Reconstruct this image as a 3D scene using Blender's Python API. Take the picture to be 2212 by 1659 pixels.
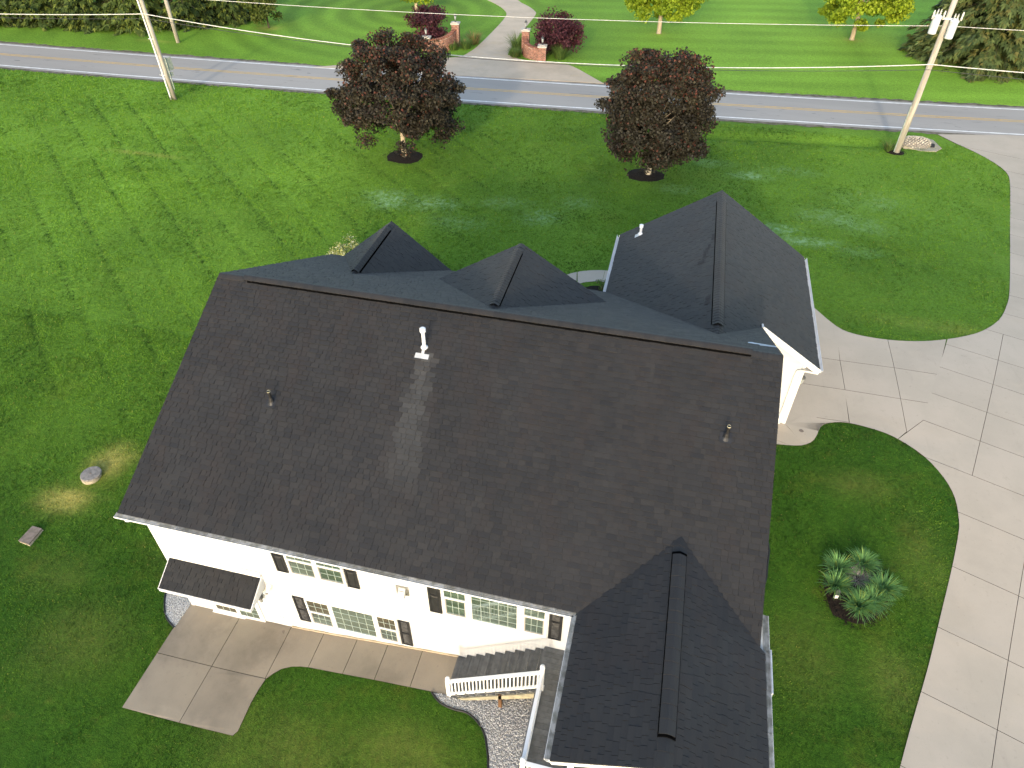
import bpy, math, random
import numpy as np
from mathutils import Vector, Matrix
random.seed(7); rng = np.random.default_rng(11)
for o in list(bpy.data.objects): bpy.data.objects.remove(o)
scene = bpy.context.scene
col = scene.collection
R = math.radians

# ------------------------------------------------------------------ camera
CAM = Vector((12.873, -8.795, 20.0))
YAW, PITCH, ROLL = R(13.248), R(41.788), R(0.367)
def cam_setup():
    fw = Vector((-math.sin(YAW)*math.cos(PITCH), math.cos(YAW)*math.cos(PITCH), -math.sin(PITCH)))
    rt = Vector((math.cos(YAW), math.sin(YAW), 0)); up = rt.cross(fw)
    r = math.cos(ROLL)*rt + math.sin(ROLL)*up; u = -math.sin(ROLL)*rt + math.cos(ROLL)*up
    m = Matrix((r, u, -fw)).transposed().to_4x4(); m.translation = CAM
    cd = bpy.data.cameras.new('camera'); c = bpy.data.objects.new('camera', cd); col.objects.link(c)
    cd.sensor_width = 36; cd.lens = 1502.92/2212*36; cd.clip_start = .5; cd.clip_end = 2000
    c.matrix_world = m; scene.camera = c
cam_setup()

# ------------------------------------------------------------------ sky, sun, exposure
SUN_EL, SUN_AZ = R(17), R(1.0)      # light travels towards +Y
w = bpy.data.worlds.new('World'); scene.world = w; w.use_nodes = True
nt = w.node_tree; nt.nodes.clear()
sky = nt.nodes.new('ShaderNodeTexSky'); sky.sky_type = 'NISHITA'; sky.sun_disc = False
sky.sun_elevation = SUN_EL; sky.sun_rotation = math.pi; sky.air_density = 1.0; sky.dust_density = 1.5; sky.ozone_density = 0.2
bg = nt.nodes.new('ShaderNodeBackground'); bg.inputs[1].default_value = 0.15
wo = nt.nodes.new('ShaderNodeOutputWorld')
nt.links.new(sky.outputs[0], bg.inputs[0]); nt.links.new(bg.outputs[0], wo.inputs[0])
sl = bpy.data.lights.new('sun', 'SUN'); sl.energy = 0.8; sl.angle = R(2.5); sl.color = (1, .91, .76)
so = bpy.data.objects.new('sun', sl); col.objects.link(so); so.location = (12, -60, 40)
so.rotation_euler = Vector((math.sin(SUN_AZ)*math.cos(SUN_EL), math.cos(SUN_AZ)*math.cos(SUN_EL), -math.sin(SUN_EL))).to_track_quat('-Z', 'Y').to_euler()
scene.view_settings.view_transform = 'Standard'; scene.view_settings.look = 'None'
scene.view_settings.gamma = 1; scene.view_settings.exposure = 1.6
scene.view_settings.use_curve_mapping = False

# ------------------------------------------------------------------ helpers
class MB:
    def __init__(s): s.v = []; s.f = []; s.t = []; s.w = []; s.m = []
    def add(s, vs, fs, t=.5, w=0., m=0):
        b = len(s.v); s.v.extend(vs)
        for f in fs:
            s.f.append(tuple(i+b for i in f)); s.t.append(t); s.w.append(w); s.m.append(m)
        return s
    def box(s, x0, x1, y0, y1, z0, z1, **k):
        return s.add([(x0,y0,z0),(x1,y0,z0),(x1,y1,z0),(x0,y1,z0),(x0,y0,z1),(x1,y0,z1),(x1,y1,z1),(x0,y1,z1)],
                     [(0,3,2,1),(4,5,6,7),(0,1,5,4),(1,2,6,5),(2,3,7,6),(3,0,4,7)], **k)
    def bar(s, p, q, a, b, up=(0,0,1), **k):          # rectangular bar p->q, width a, height b
        p = Vector(p); q = Vector(q); d = (q-p).normalized(); sd = d.cross(Vector(up)).normalized(); u = sd.cross(d)
        c = [(-1,-1),(1,-1),(1,1),(-1,1)]
        vs = [tuple(P + sd*(x*a/2) + u*(y*b/2)) for P in (p, q) for x, y in c]
        return s.add(vs, [(0,1,2,3),(7,6,5,4),(0,4,5,1),(1,5,6,2),(2,6,7,3),(3,7,4,0)], **k)
    def tube(s, pts, rad, n=8, cap=True, **k):
        pts = [Vector(p) for p in pts]; rad = rad if hasattr(rad, '__len__') else [rad]*len(pts)
        vs = []; fs = []; L = len(pts)
        for i, p in enumerate(pts):
            d = (pts[min(i+1, L-1)] - pts[max(i-1, 0)]).normalized()
            a = d.orthogonal().normalized() if abs(d.z) < .99 else Vector((1,0,0)); a = (a - d*a.dot(d)).normalized(); b = d.cross(a)
            for j in range(n):
                an = 2*math.pi*j/n; vs.append(tuple(p + (a*math.cos(an) + b*math.sin(an))*rad[i]))
        for i in range(L-1):
            for j in range(n):
                fs.append((i*n+j, i*n+(j+1)%n, (i+1)*n+(j+1)%n, (i+1)*n+j))
        if cap: fs.append(tuple(range(n-1, -1, -1))); fs.append(tuple((L-1)*n+j for j in range(n)))
        return s.add(vs, fs, **k)
    def lathe(s, c, prof, n=16, **k):                 # profile [(r, z)] about the vertical through c
        return s.tube([(c[0], c[1], c[2]+z) for r, z in prof], [max(r, 1e-4) for r, z in prof], n, **k)
    def slab(s, poly, zf, th, **k):                   # polygon prism draped on zf(x,y)
        n = len(poly)
        a = sum(poly[i][0]*poly[(i+1)%n][1] - poly[(i+1)%n][0]*poly[i][1] for i in range(n))
        if a < 0: poly = poly[::-1]
        vs = [(x, y, zf(x, y)) for x, y in poly] + [(x, y, zf(x, y)-th) for x, y in poly]
        return s.add(vs, [tuple(range(n))] + [(i, n+i, n+(i+1)%n, (i+1)%n) for i in range(n)], **k)
    def build(s, name, mat, parent=None, smooth=False, kind=None, label=None, cat=None, group=None):
        me = bpy.data.meshes.new(name); me.from_pydata(s.v, [], s.f)
        a = me.attributes.new('tint', 'FLOAT', 'FACE'); a.data.foreach_set('value', s.t)
        a = me.attributes.new('wash', 'FLOAT', 'FACE'); a.data.foreach_set('value', s.w)
        for m in (mat if isinstance(mat, (list, tuple)) else [mat]): me.materials.append(m)
        if any(s.m): me.polygons.foreach_set('material_index', s.m)
        if smooth: me.polygons.foreach_set('use_smooth', [True]*len(s.f))
        me.update(); return link(name, me, parent, kind, label, cat, group)
def link(name, me, parent=None, kind=None, label=None, cat=None, group=None):
    o = bpy.data.objects.new(name, me); col.objects.link(o)
    if parent: o.parent = parent; o.matrix_parent_inverse = inv_world(parent)
    tag(o, label, cat, group, kind); return o
def inv_world(p):
    m = Matrix.Identity(4); q = p
    while q: m = q.matrix_basis.copy() @ m if q.parent is None else q.matrix_parent_inverse @ q.matrix_basis @ m; q = q.parent
    return m.inverted()
def tag(o, label=None, cat=None, group=None, kind=None):
    if label: o['label'] = label
    if cat: o['category'] = cat
    if group: o['group'] = group
    if kind: o['kind'] = kind
    return o
def empty(name, loc, label, cat, group=None):
    o = bpy.data.objects.new(name, None); col.objects.link(o); o.location = loc; o.empty_display_size = .3
    return tag(o, label, cat, group)
def npmesh(name, V, F, mat, tint=None, wash=None, parent=None, smooth=False, **k):   # numpy arrays: V (n,3), F (m,3|4)
    me = bpy.data.meshes.new(name); V = np.asarray(V, np.float32); F = np.asarray(F, np.int32); nf, c = F.shape
    me.vertices.add(len(V)); me.vertices.foreach_set('co', V.ravel())
    me.loops.add(nf*c); me.loops.foreach_set('vertex_index', F.ravel())
    me.polygons.add(nf); me.polygons.foreach_set('loop_start', np.arange(0, nf*c, c, dtype=np.int32))
    for nm, arr in (('tint', tint), ('wash', wash)):
        a = me.attributes.new(nm, 'FLOAT', 'FACE')
        a.data.foreach_set('value', np.asarray(arr if arr is not None else np.full(nf, .5 if nm == 'tint' else 0.), np.float32))
    me.materials.append(mat)
    if smooth: me.polygons.foreach_set('use_smooth', np.ones(nf, bool))
    me.update(calc_edges=True); me.validate(); return link(name, me, parent, **k)

# ------------------------------------------------------------------ materials
class NT:
    def __init__(s, name):
        s.mat = bpy.data.materials.new(name); s.mat.use_nodes = True; s.t = s.mat.node_tree
        s.p = s.t.nodes['Principled BSDF']; s.pos = s.n('ShaderNodeNewGeometry').outputs['Position']
    def n(s, ty, **k):
        o = s.t.nodes.new(ty)
        for a, b in k.items(): setattr(o, a, b)
        return o
    def l(s, a, b): s.t.links.new(a, b)
    def set(s, sock, v):
        if hasattr(v, 'links'): s.l(v, sock)
        else: sock.default_value = v
    def noise(s, scale, detail=5, rough=.55, vec=None, dist=0., sc3=None):
        o = s.n('ShaderNodeTexNoise'); o.inputs['Scale'].default_value = scale; o.inputs['Detail'].default_value = detail
        o.inputs['Roughness'].default_value = rough; o.inputs['Distortion'].default_value = dist
        v = vec or s.pos
        if sc3:
            m = s.n('ShaderNodeVectorMath', operation='MULTIPLY'); s.l(v, m.inputs[0]); m.inputs[1].default_value = sc3; v = m.outputs[0]
        s.l(v, o.inputs['Vector']); return o.outputs['Fac']
    def ramp(s, f, a, b, lo=0., hi=1.):
        o = s.n('ShaderNodeMapRange', interpolation_type='SMOOTHSTEP'); s.l(f, o.inputs[0])
        o.inputs[1].default_value = a; o.inputs[2].default_value = b; o.inputs[3].default_value = lo; o.inputs[4].default_value = hi
        return o.outputs[0]
    def mix(s, f, a, b, mode='MIX'):
        o = s.n('ShaderNodeMix', data_type='RGBA', blend_type=mode, clamp_factor=True)
        s.set(o.inputs[0], f)
        for q, v in ((o.inputs[6], a), (o.inputs[7], b)):
            if isinstance(v, tuple): q.default_value = v + (1,) if len(v) == 3 else v
            else: s.l(v, q)
        return o.outputs[2]
    def math(s, op, a, b=0., c=0.):
        o = s.n('ShaderNodeMath', operation=op)
        for q, v in zip(o.inputs, (a, b, c)): s.set(q, v)
        return o.outputs[0]
    def attr(s, name): return s.n('ShaderNodeAttribute', attribute_name=name).outputs['Fac']
    def scale(s, c, f):                                # colour * factor
        o = s.n('ShaderNodeVectorMath', operation='SCALE')
        if isinstance(c, tuple): o.inputs[0].default_value = c[:3]
        else: s.l(c, o.inputs[0])
        s.set(o.inputs['Scale'], f); return o.outputs[0]
    def tintf(s, amt): return s.math('MULTIPLY_ADD', s.attr('tint'), 2*amt, 1-amt)
    def bump(s, h, strength=.5, dist=.02):
        o = s.n('ShaderNodeBump'); o.inputs['Strength'].default_value = strength; o.inputs['Distance'].default_value = dist
        s.l(h, o.inputs['Height']); s.l(o.outputs[0], s.p.inputs['Normal'])
    def out(s, c, rough=.8, spec=.3, metal=0.):
        s.set(s.p.inputs['Base Color'], c + (1,) if isinstance(c, tuple) else c); s.set(s.p.inputs['Roughness'], rough)
        s.p.inputs['Specular IOR Level'].default_value = spec; s.p.inputs['Metallic'].default_value = metal; return s.mat
def simple(name, c, c2=None, sc=6, rough=.6, spec=.4, tint=.15, bump=0, bsc=40, metal=0, sc3=None, dist=.01):
    m = NT(name); c2 = c2 or tuple(x*.75 for x in c)
    k = m.mix(m.ramp(m.noise(sc, 6, sc3=sc3), .35, .65), c, c2)
    if tint: k = m.scale(k, m.tintf(tint))
    if bump: m.bump(m.noise(bsc, 4, sc3=sc3), bump, dist)
    return m.out(k, rough, spec, metal)
M = {}
def mk_shingle():
    m = NT('asphalt_shingle'); t = m.attr('tint')
    c = m.mix(m.ramp(t, .1, .9), (.0128, .0129, .0137), (.0180, .0174, .0171))
    c = m.mix(m.ramp(m.noise(.55, 4), .42, .62), c, m.scale(c, 1.16))
    c = m.mix(m.ramp(m.noise(1.6, 4, sc3=(1, .35, .35)), .45, .7, 0, .6), c, (.0195, .0160, .0148))
    c = m.mix(m.ramp(m.noise(260, 2), .3, .75, 0, .55), c, m.scale(c, 1.7))
    c = m.mix(m.ramp(m.noise(320, 2), .66, .74, 0, .5), c, (.075, .07, .068))
    c = m.mix(m.math('MULTIPLY', m.attr('wash'), m.ramp(m.noise(3, 5), .25, .7, .55, 1)), c, (.072, .073, .071))
    m.p.inputs['Sheen Weight'].default_value = .055; m.p.inputs['Sheen Roughness'].default_value = .4
    m.bump(m.noise(220, 3), .5, .006); return m.out(c, .7, .38)
M['shingle'] = mk_shingle()
M['cap'] = M['shingle']
def mk_siding():
    m = NT('white_vinyl_siding'); c = m.mix(m.ramp(m.noise(1.3, 5, sc3=(1, 1, 2)), .4, .7, 0, .5), (.535, .54, .54), (.50, .505, .505))
    return m.out(m.scale(c, m.tintf(.03)), .55, .35)
M['siding'] = mk_siding()
M['white'] = simple('white_trim', (.74, .74, .735), (.68, .68, .67), 4, .45, .4, .03)
M['rail'] = simple('white_vinyl_rail', (.82, .82, .82), (.77, .78, .78), 3, .35, .45, .02)
M['under'] = simple('roof_underlay', (.03, .03, .032), rough=.9)
M['guard'] = simple('gutter_guard', (.27, .27, .26), (.13, .13, .11), 5, .5, .4, .25, sc3=(1, 1, 1))
M['gutterm'] = simple('gutter_metal', (.55, .55, .53), (.42, .42, .39), 4, .45, .4, .1)
M['shutter'] = simple('charcoal_shutter', (.012, .0125, .0145), (.022, .023, .026), 9, .5, .45, .1)
M['chalk'] = simple('chalked_shutter_panel', (.028, .029, .031), (.075, .075, .078), 11, .6, .3, .1)
M['muntin'] = simple('window_grid', (.40, .46, .42), (.36, .42, .38), 3, .5, .3, .02)
M['sash'] = simple('screen_frame', (.36, .35, .33), (.3, .29, .28), 4, .5, .4, .05)
def mk_glass(name, dark, refl, tintc):
    m = NT(name); t = m.t
    m.out(m.mix(m.ramp(m.noise(1.1, 3, sc3=(1, 1, 7)), .35, .65), dark, tuple(x*2.0 for x in dark)), .25, .5)
    g = m.n('ShaderNodeBsdfGlossy'); g.inputs['Color'].default_value = tintc + (1,); g.inputs['Roughness'].default_value = .03
    x = m.n('ShaderNodeMixShader'); x.inputs[0].default_value = refl
    m.l(m.p.outputs[0], x.inputs[1]); m.l(g.outputs[0], x.inputs[2]); m.l(x.outputs[0], t.nodes['Material Output'].inputs[0]); return m.mat
M['glass'] = mk_glass('coated_glass', (.05, .07, .06), .27, (.78, .93, .86))
M['glass_dark'] = mk_glass('dark_glass', (.035, .03, .02), .18, (.8, .95, .88))  # darker, browner pane colour with weaker reflection
M['screen'] = mk_glass('insect_screen', (.05, .065, .06), .10, (.7, .9, .8))
def mk_concrete(name, c, d, warm, dirt):
    m = NT(name)
    k = m.mix(m.ramp(m.noise(.5, 6, .6), .35, .68), c, d)
    k = m.mix(m.ramp(m.noise(.9, 5, .6, dist=.4), .55, .75, 0, .55), k, warm)
    k = m.mix(m.ramp(m.noise(.45, 6, .6), .50, .72, 0, dirt), k, tuple(x*.45 for x in d))
    k = m.mix(m.ramp(m.noise(90, 3), .3, .8, 0, .3), k, m.scale(k, .72))
    k = m.mix(m.ramp(m.noise(2.6, 6, .65, sc3=(1, .28, 1), dist=.5), .56, .74, 0, .30), k, m.scale(k, .80))
    k = m.mix(m.ramp(m.noise(30, 2), .70, .74, 0, .5), k, m.scale(k, .6))
    k = m.mix(m.ramp(m.noise(7, 5), .62, .72, 0, .25), k, tuple(x*.6 for x in d))
    m.bump(m.noise(120, 3), .25, .004); return m.out(m.scale(k, m.tintf(.035)), .85, .3)
M['concrete'] = mk_concrete('driveway_concrete', (.475, .405, .32), (.43, .37, .29), (.49, .41, .315), .12)
M['patio'] = mk_concrete('patio_concrete', (.30, .25, .185), (.25, .208, .155), (.36, .30, .225), .45)
M['fardrive'] = mk_concrete('old_drive', (.56, .455, .335), (.47, .385, .285), (.58, .45, .29), .15)
M['soil'] = simple('joint_soil', (.05, .04, .028), rough=.95, tint=0, bump=.4)
def mk_asphalt():
    m = NT('worn_asphalt')
    k = m.mix(m.ramp(m.noise(.35, 5, sc3=(.12, 1, 1)), .35, .65), (.37, .346, .312), (.32, .30, .272))
    k = m.mix(m.ramp(m.noise(2.2, 6, sc3=(.3, 1.6, 1), dist=.6), .63, .7, 0, .5), k, (.09, .09, .095))
    k = m.mix(m.ramp(m.noise(60, 3), .3, .8, 0, .4), k, m.scale(k, .7))
    m.bump(m.noise(90, 3), .3, .006); return m.out(k, .88, .3)
M['asphalt'] = mk_asphalt()
M['linew'] = simple('white_road_paint', (.85, .84, .81), (.68, .67, .64), 3, .7, .3, 0)
M['liney'] = simple('yellow_road_paint', (.66, .41, .12), (.52, .36, .15), 3, .7, .3, 0)
M['shoulder'] = simple('shoulder_gravel', (.19, .165, .13), (.1, .095, .06), 2.5, .95, .2, 0, .5, 50)
def mk_lawn():
    m = NT('mown_lawn')
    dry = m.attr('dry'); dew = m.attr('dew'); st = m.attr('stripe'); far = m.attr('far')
    n1 = m.ramp(m.noise(.16, 5, .6), .36, .66); n2 = m.ramp(m.noise(1.1, 6, .62), .32, .7); n3 = m.ramp(m.noise(9, 5, .7), .25, .75); n4 = m.ramp(m.noise(45, 3, .7), .25, .75)
    c = m.mix(n1, (.038, .104, .008), (.052, .119, .009))
    c = m.mix(m.math('MULTIPLY', n2, .75), c, (.030, .084, .007))
    c = m.mix(m.ramp(m.noise(.42, 5, .65), .54, .70, 0, .5), c, (.085, .112, .012))
    c = m.mix(m.ramp(m.noise(1.7, 5, .65), .58, .72, 0, .35), c, (.10, .105, .018))
    c = m.mix(far, c, (.215, .395, .043))  # paler with far: brightness of grass viewed at a low angle, put into colour
    c = m.scale(c, m.math('MULTIPLY_ADD', n3, .55, .72)); c = m.scale(c, m.math('MULTIPLY_ADD', n4, .7, .65))
    c = m.scale(c, m.math('MULTIPLY_ADD', st, .30, 1.0))
    c = m.mix(m.math('MULTIPLY', dry, m.ramp(m.noise(6, 5), .2, .7, .5, 1)), c, (.44, .38, .10))
    c = m.mix(m.math('MULTIPLY', dew, m.ramp(m.noise(3.5, 6, .7), .36, .72)), c, (.27, .44, .24))
    h = m.math('ADD', m.noise(26, 4, .7), m.math('MULTIPLY', m.noise(4, 4), 1.2)); m.bump(h, .9, .05)
    return m.out(c, .9, .12)
M['lawn'] = mk_lawn()
def mk_leaf(name, a, b, red=None, trans=.25):
    m = NT(name); t = m.attr('tint'); c = m.mix(t, a, b)
    if red: c = m.mix(m.attr('wash'), c, red)
    m.out(c, .6, .25)
    tr = m.n('ShaderNodeBsdfTranslucent'); m.l(m.scale(c, 1.4), tr.inputs['Color'])
    x = m.n('ShaderNodeMixShader'); x.inputs[0].default_value = trans
    m.l(m.p.outputs[0], x.inputs[1]); m.l(tr.outputs[0], x.inputs[2]); m.l(x.outputs[0], m.t.nodes['Material Output'].inputs[0]); return m.mat
M['blade'] = mk_leaf('grass_blade', (.024, .072, .006), (.15, .29, .022), (.44, .37, .11), .3)
M['maple'] = mk_leaf('maple_leaf', (.018, .0145, .0105), (.055, .049, .029), (.125, .040, .027), .2)
M['yellowleaf'] = mk_leaf('young_green_leaf', (.13, .2, .012), (.33, .42, .03), None, .35)
M['pearleaf'] = mk_leaf('olive_leaf', (.03, .055, .01), (.12, .15, .03), None, .3)
M['spruce'] = mk_leaf('spruce_spray', (.016, .034, .010), (.085, .125, .028), (.17, .21, .035), .2)
M['spruce2'] = mk_leaf('hemlock_spray', (.028, .05, .018), (.12, .16, .05), (.15, .14, .04), .2)
M['purple'] = mk_leaf('purple_leaf', (.03, .01, .014), (.12, .035, .045), None, .25)
M['lily'] = mk_leaf('daylily_blade', (.06, .16, .05), (.19, .36, .11), (.28, .36, .07), .3)
M['ornament'] = mk_leaf('ornamental_grass', (.05, .10, .025), (.17, .25, .06), (.3, .2, .08), .3)
M['flower'] = mk_leaf('cream_flower', (.12, .16, .03), (.5, .5, .2), (.75, .72, .5), .3)
M['bark'] = simple('pale_bark', (.46, .38, .27), (.34, .28, .2), 8, .9, .2, .1, .6, 30, sc3=(1, 1, .3))
M['darkbark'] = simple('dark_bark', (.09, .075, .055), (.05, .04, .03), 8, .9, .2, .1, .6, 30)
M['pole'] = simple('weathered_pole', (.42, .39, .34), (.29, .27, .235), 6, .9, .2, .05, .5, 24, sc3=(1, 1, .12))
M['mulch'] = simple('dark_mulch', (.022, .016, .012), (.010, .008, .007), 14, .95, .2, .4, .9, 45, dist=.03)
def mk_gravel():
    m = NT('river_gravel'); t = m.attr('tint'); c = m.mix(m.ramp(t, 0, 1), (.33, .325, .315), (.64, .625, .60))
    c = m.mix(m.ramp(m.noise(25, 3), .5, .62, 0, .5), c, (.3, .26, .21)); return m.out(c, .75, .35)
M['gravel'] = mk_gravel()
M['gravelbed'] = simple('gravel_bed', (.24, .235, .225), (.42, .405, .39), 45, .9, .2, 0, .8, 50)
M['composite'] = simple('grey_composite_board', (.16, .16, .155), (.12, .12, .115), 7, .75, .25, .14, .15, 60, sc3=(1, 1, 1))
M['stringer'] = simple('weathered_stringer', (.4, .36, .25), (.28, .26, .19), 5, .85, .2, .1)
M['cedar'] = simple('brown_post', (.16, .085, .04), (.1, .055, .03), 6, .85, .2, .1, .4, 30, sc3=(1, 1, .15))
M['edging'] = simple('black_edging', (.012, .012, .013), rough=.6)
M['oldconc'] = simple('lichen_concrete', (.27, .245, .22), (.18, .165, .15), 9, .95, .2, .1, .6, 40)
M['cream'] = simple('pale_concrete_side', (.42, .37, .27), (.3, .27, .2), 9, .95, .2, .1, .4, 40)
M['boardlid'] = simple('weathered_slab', (.24, .19, .16), (.17, .14, .11), 7, .9, .2, .1, .5, 30)
M['pvc'] = simple('white_pvc', (.72, .74, .76), (.6, .62, .64), 6, .4, .45, .05)
M['flash'] = simple('galvanised_flashing', (.48, .5, .52), (.38, .4, .42), 5, .45, .5, .1)
M['blackpipe'] = simple('black_pipe', (.015, .015, .016), rough=.5)
M['gap_shade'] = simple('vent_gap_shade', (.004, .004, .004), rough=1., spec=0., tint=0)  # near-black so the gap under the ridge caps reads as shadow
M['pipeend'] = simple('cut_pipe_end', (.6, .58, .42), rough=.5)
M['lamp'] = simple('dark_lantern_metal', (.03, .03, .03), (.1, .1, .09), 12, .4, .5, .1)
M['lampglass'] = simple('lantern_glass', (.4, .42, .4), rough=.2, spec=.5)
M['steel'] = simple('painted_transformer', (.55, .58, .6), (.45, .48, .5), 4, .4, .5, .05)
M['dull'] = simple('sign_back', (.28, .32, .29), (.2, .24, .21), 6, .45, .5, .05)
M['wirew'] = simple('aluminium_cable', (.6, .6, .58), rough=.4)
M['wired'] = simple('black_cable', (.03, .03, .035), rough=.6)
M['brick'] = simple('red_brick', (.30, .135, .085), (.2, .085, .06), 6, .9, .2, .38)
M['mortar'] = simple('brick_mortar', (.42, .36, .31), rough=.95, tint=0)
M['capstone'] = simple('limestone_cap', (.55, .5, .42), (.45, .41, .35), 5, .85, .2, .05)
M['cobble'] = simple('pale_cobble', (.5, .46, .38), (.32, .29, .22), 6, .85, .25, .3)
M['tape'] = simple('sealant_patch', (.55, .6, .68), (.4, .44, .5), 14, .5, .4, .1)
M['found'] = simple('foundation_block', (.43, .36, .26), (.35, .29, .2), 4, .9, .2, .05)

# ------------------------------------------------------------------ terrain
def pchip(xs, ys):
    xs = np.array(xs, float); ys = np.array(ys, float); h = np.diff(xs); dl = np.diff(ys)/h; m = np.zeros(len(xs))
    for i in range(1, len(xs)-1):
        if dl[i-1]*dl[i] > 0: m[i] = 2*dl[i-1]*dl[i]/(dl[i-1]+dl[i])
    def g(x):
        x = np.clip(x, xs[0], xs[-1]); i = np.clip(np.searchsorted(xs, x)-1, 0, len(h)-1); t = (x-xs[i])/h[i]
        return (2*t**3-3*t*t+1)*ys[i] + (t**3-2*t*t+t)*h[i]*m[i] + (-2*t**3+3*t*t)*ys[i+1] + (t**3-t*t)*h[i]*m[i+1]
    return g
_S = pchip([-12, 1.2, 2.9, 9.12, 12.5, 18.3, 24, 42], [-.02, 0, .06, .72, 1.0, 1.42, 1.62, 1.65])
_T = pchip([-14, 0, 11, 17, 60], [-.05, 0, .62, .78, .8])
def terr(u, v):
    t = np.clip((np.asarray(v, float)-12)/26, 0, 1); t = t*t*(3-2*t)
    return (_S(u)+_T(v))*(1-t) + 1.5*t
def tz(u, v, d=0.): return float(terr(u, v)) + d
_pn = np.polyfit([-41.13, -17.37, -3.09, 15.26, 35.68], [39.08, 40.18, 40.8, 42.04, 44.03], 2)
_pf = np.polyfit([-45.31, -19.86, -4.69, 15.16, 37.07], [43.69, 44.91, 45.7, 46.52, 49.1], 2)
near = lambda u: np.polyval(_pn, u); far_ = lambda u: np.polyval(_pf, u)
def ditch(u, v):
    c = 38.7 + (u-15)*.115; a = np.clip((u-11)/4, 0, 1)*np.clip((28.3-u)/1., 0, 1)
    return -.30*a*np.exp(-((v-c)/.55)**2)

# ---- ground outlines (metres, house axes)
ISL = [(30.0,42.61),(30.84,41.32),(31.78,40.03),(32.5,38.65),(32.85,37.4),(32.72,36.09),(31.98,33.28),(30.29,27.27),(28.87,22.35),(28.28,20.76),(27.65,19.53),(26.73,18.46),(25.8,17.8),(24.8,17.3),(23.85,16.98),(22.74,16.82),(21.54,16.95),(20.81,17.41),(19.94,18.87)]
REAR = [(18.15,9.93),(18.95,10.03),(19.4,10.38),(19.68,11.07),(20.02,11.35),(20.65,11.47),(21.65,11.27),(22.27,10.97),(22.99,10.33),(23.47,9.48),(23.66,8.69),(23.62,7.83),(23.5,7.26),(23.1,6.01),(22.57,4.52),(22.04,3.04),(21.68,2.1),(20.75,-.23),(19.2,-4.4),(16.6,-11.5)]
def smooth(pts, n=3, closed=False):                   # Catmull-Rom
    out = []; L = len(pts)
    for i in range(L if closed else L-1):
        P = [pts[(i+k) % L] if closed else pts[min(max(i+k, 0), L-1)] for k in (-1, 0, 1, 2)]
        for j in range(n):
            t = j/n
            out.append(tuple(.5*(2*P[1][q] + (P[2][q]-P[0][q])*t + (2*P[0][q]-5*P[1][q]+4*P[2][q]-P[3][q])*t*t + (3*P[1][q]-P[0][q]-3*P[2][q]+P[3][q])*t**3) for q in (0, 1)))
    if not closed: out.append(pts[-1])
    return out
AX = (math.sin(R(19.9)), math.cos(R(19.9))); BX = (AX[1], -AX[0]); D0 = (24.4, 9.79)
def dr(s, b): return (D0[0]+AX[0]*s+BX[0]*b, D0[1]+AX[1]*s+BX[1]*b)
DRIVE = smooth(ISL) + [(18.43,19.2),(18.43,11.0),(16.26,11.0),(16.26,9.95)] + smooth(REAR) + [dr(-24,3.7), dr(-10,3.7), dr(5,3.7), dr(20,3.7), dr(30,3.9), (39.5,44.05), (34.5,43.6)]
PATIO = [(.23,.345),(.23,-3.0),(3.72,-2.99),(3.80,-2.85),(3.76,-2.09),(3.78,-1.71),(3.83,-1.35),(3.98,-1.15),(4.15,-.98),(4.4,-.86),(4.68,-.8),(4.98,-.78),(7.07,-.78),(8.73,-.8),(9.5,-.8),(9.5,.345)]
GRAV_L = smooth([(.3,.4),(-.35,.9),(-.72,.6),(-.45,.05),(-.15,-.28),(.26,-.5)], 4)
GRAV_R = [(9.45,-.8)] + smooth([(8.75,-.82),(9.07,-1.05),(9.47,-1.15),(9.87,-1.17),(10.19,-1.32),(10.45,-1.56),(10.63,-1.89),(10.8,-2.39),(10.95,-3.4),(11.2,-5.0),(11.6,-6.5)], 4) + [(17.0,-6.5),(17.0,-.1),(12,.3),(9.6,.3)]
GRAV_S = smooth([(16.3,6.6),(17.5,6.2),(17.78,5.65),(17.74,4.98),(17.65,4.29),(17.3,3.6),(16.3,3.3)], 3)
LILYBED = smooth([(19.22,4.95),(19.22,4.18),(19.54,3.58),(20.11,3.31),(20.65,3.57),(21.12,4.16),(21.31,4.91),(21.03,5.8),(20.38,5.95),(19.6,5.65)], 3, True)
def ellipse(c, a, b, n=28, j=.05): return [(c[0]+a*(1+random.uniform(-j, j))*math.cos(2*math.pi*i/n), c[1]+b*(1+random.uniform(-j, j))*math.sin(2*math.pi*i/n)) for i in range(n)]
MAP1, MAP2 = (-3.54, 30.88), (11.68, 31.6)
RING1, RING2, RINGP = ellipse(MAP1, 1.38, 1.2), ellipse((MAP2[0]-.15, MAP2[1]-.05), 1.3, 1.1), ellipse((26.75, 38.78), .68, .5)
WALK = smooth([(8.2,18.6),(8.5,19.3),(8.95,19.8),(9.5,20.12),(10.2,20.32),(10.9,20.36),(12.5,20.3)], 3) + smooth([(12.5,19.25),(10.95,19.33),(10.32,19.32),(9.71,19.11),(9.4,18.75),(9.25,18.2)], 3)
FBED = [(12.5,19.2),(10.95,19.28),(10.32,19.27),(9.76,19.06),(9.46,18.7),(9.3,18.2),(9.3,13.4),(11.5,13.4),(11.5,17.8),(12.5,17.9)]
FARD_L = [(-16.5,44.9),(-14.4,46.1),(-10.5,48.6),(-6.2,50.1),(-5.32,51.87),(-5.06,54.48),(-4.93,59.58),(-4.98,63.0),(-5.3,64.9),(-6.51,67.04),(-8.57,69.3),(-12,72.5)]
FARD_R = [(-8,76),(-5.31,69.9),(-3.71,67.77),(-2.71,66.16),(-2.3,64.5),(-2.3,57.9),(-2.06,52.48),(-1.68,51.74),(-.55,51.02),(1.39,50.77),(3.11,50.75),(4.16,50.04),(5.6,48.4),(6.9,46.9)]
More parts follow.
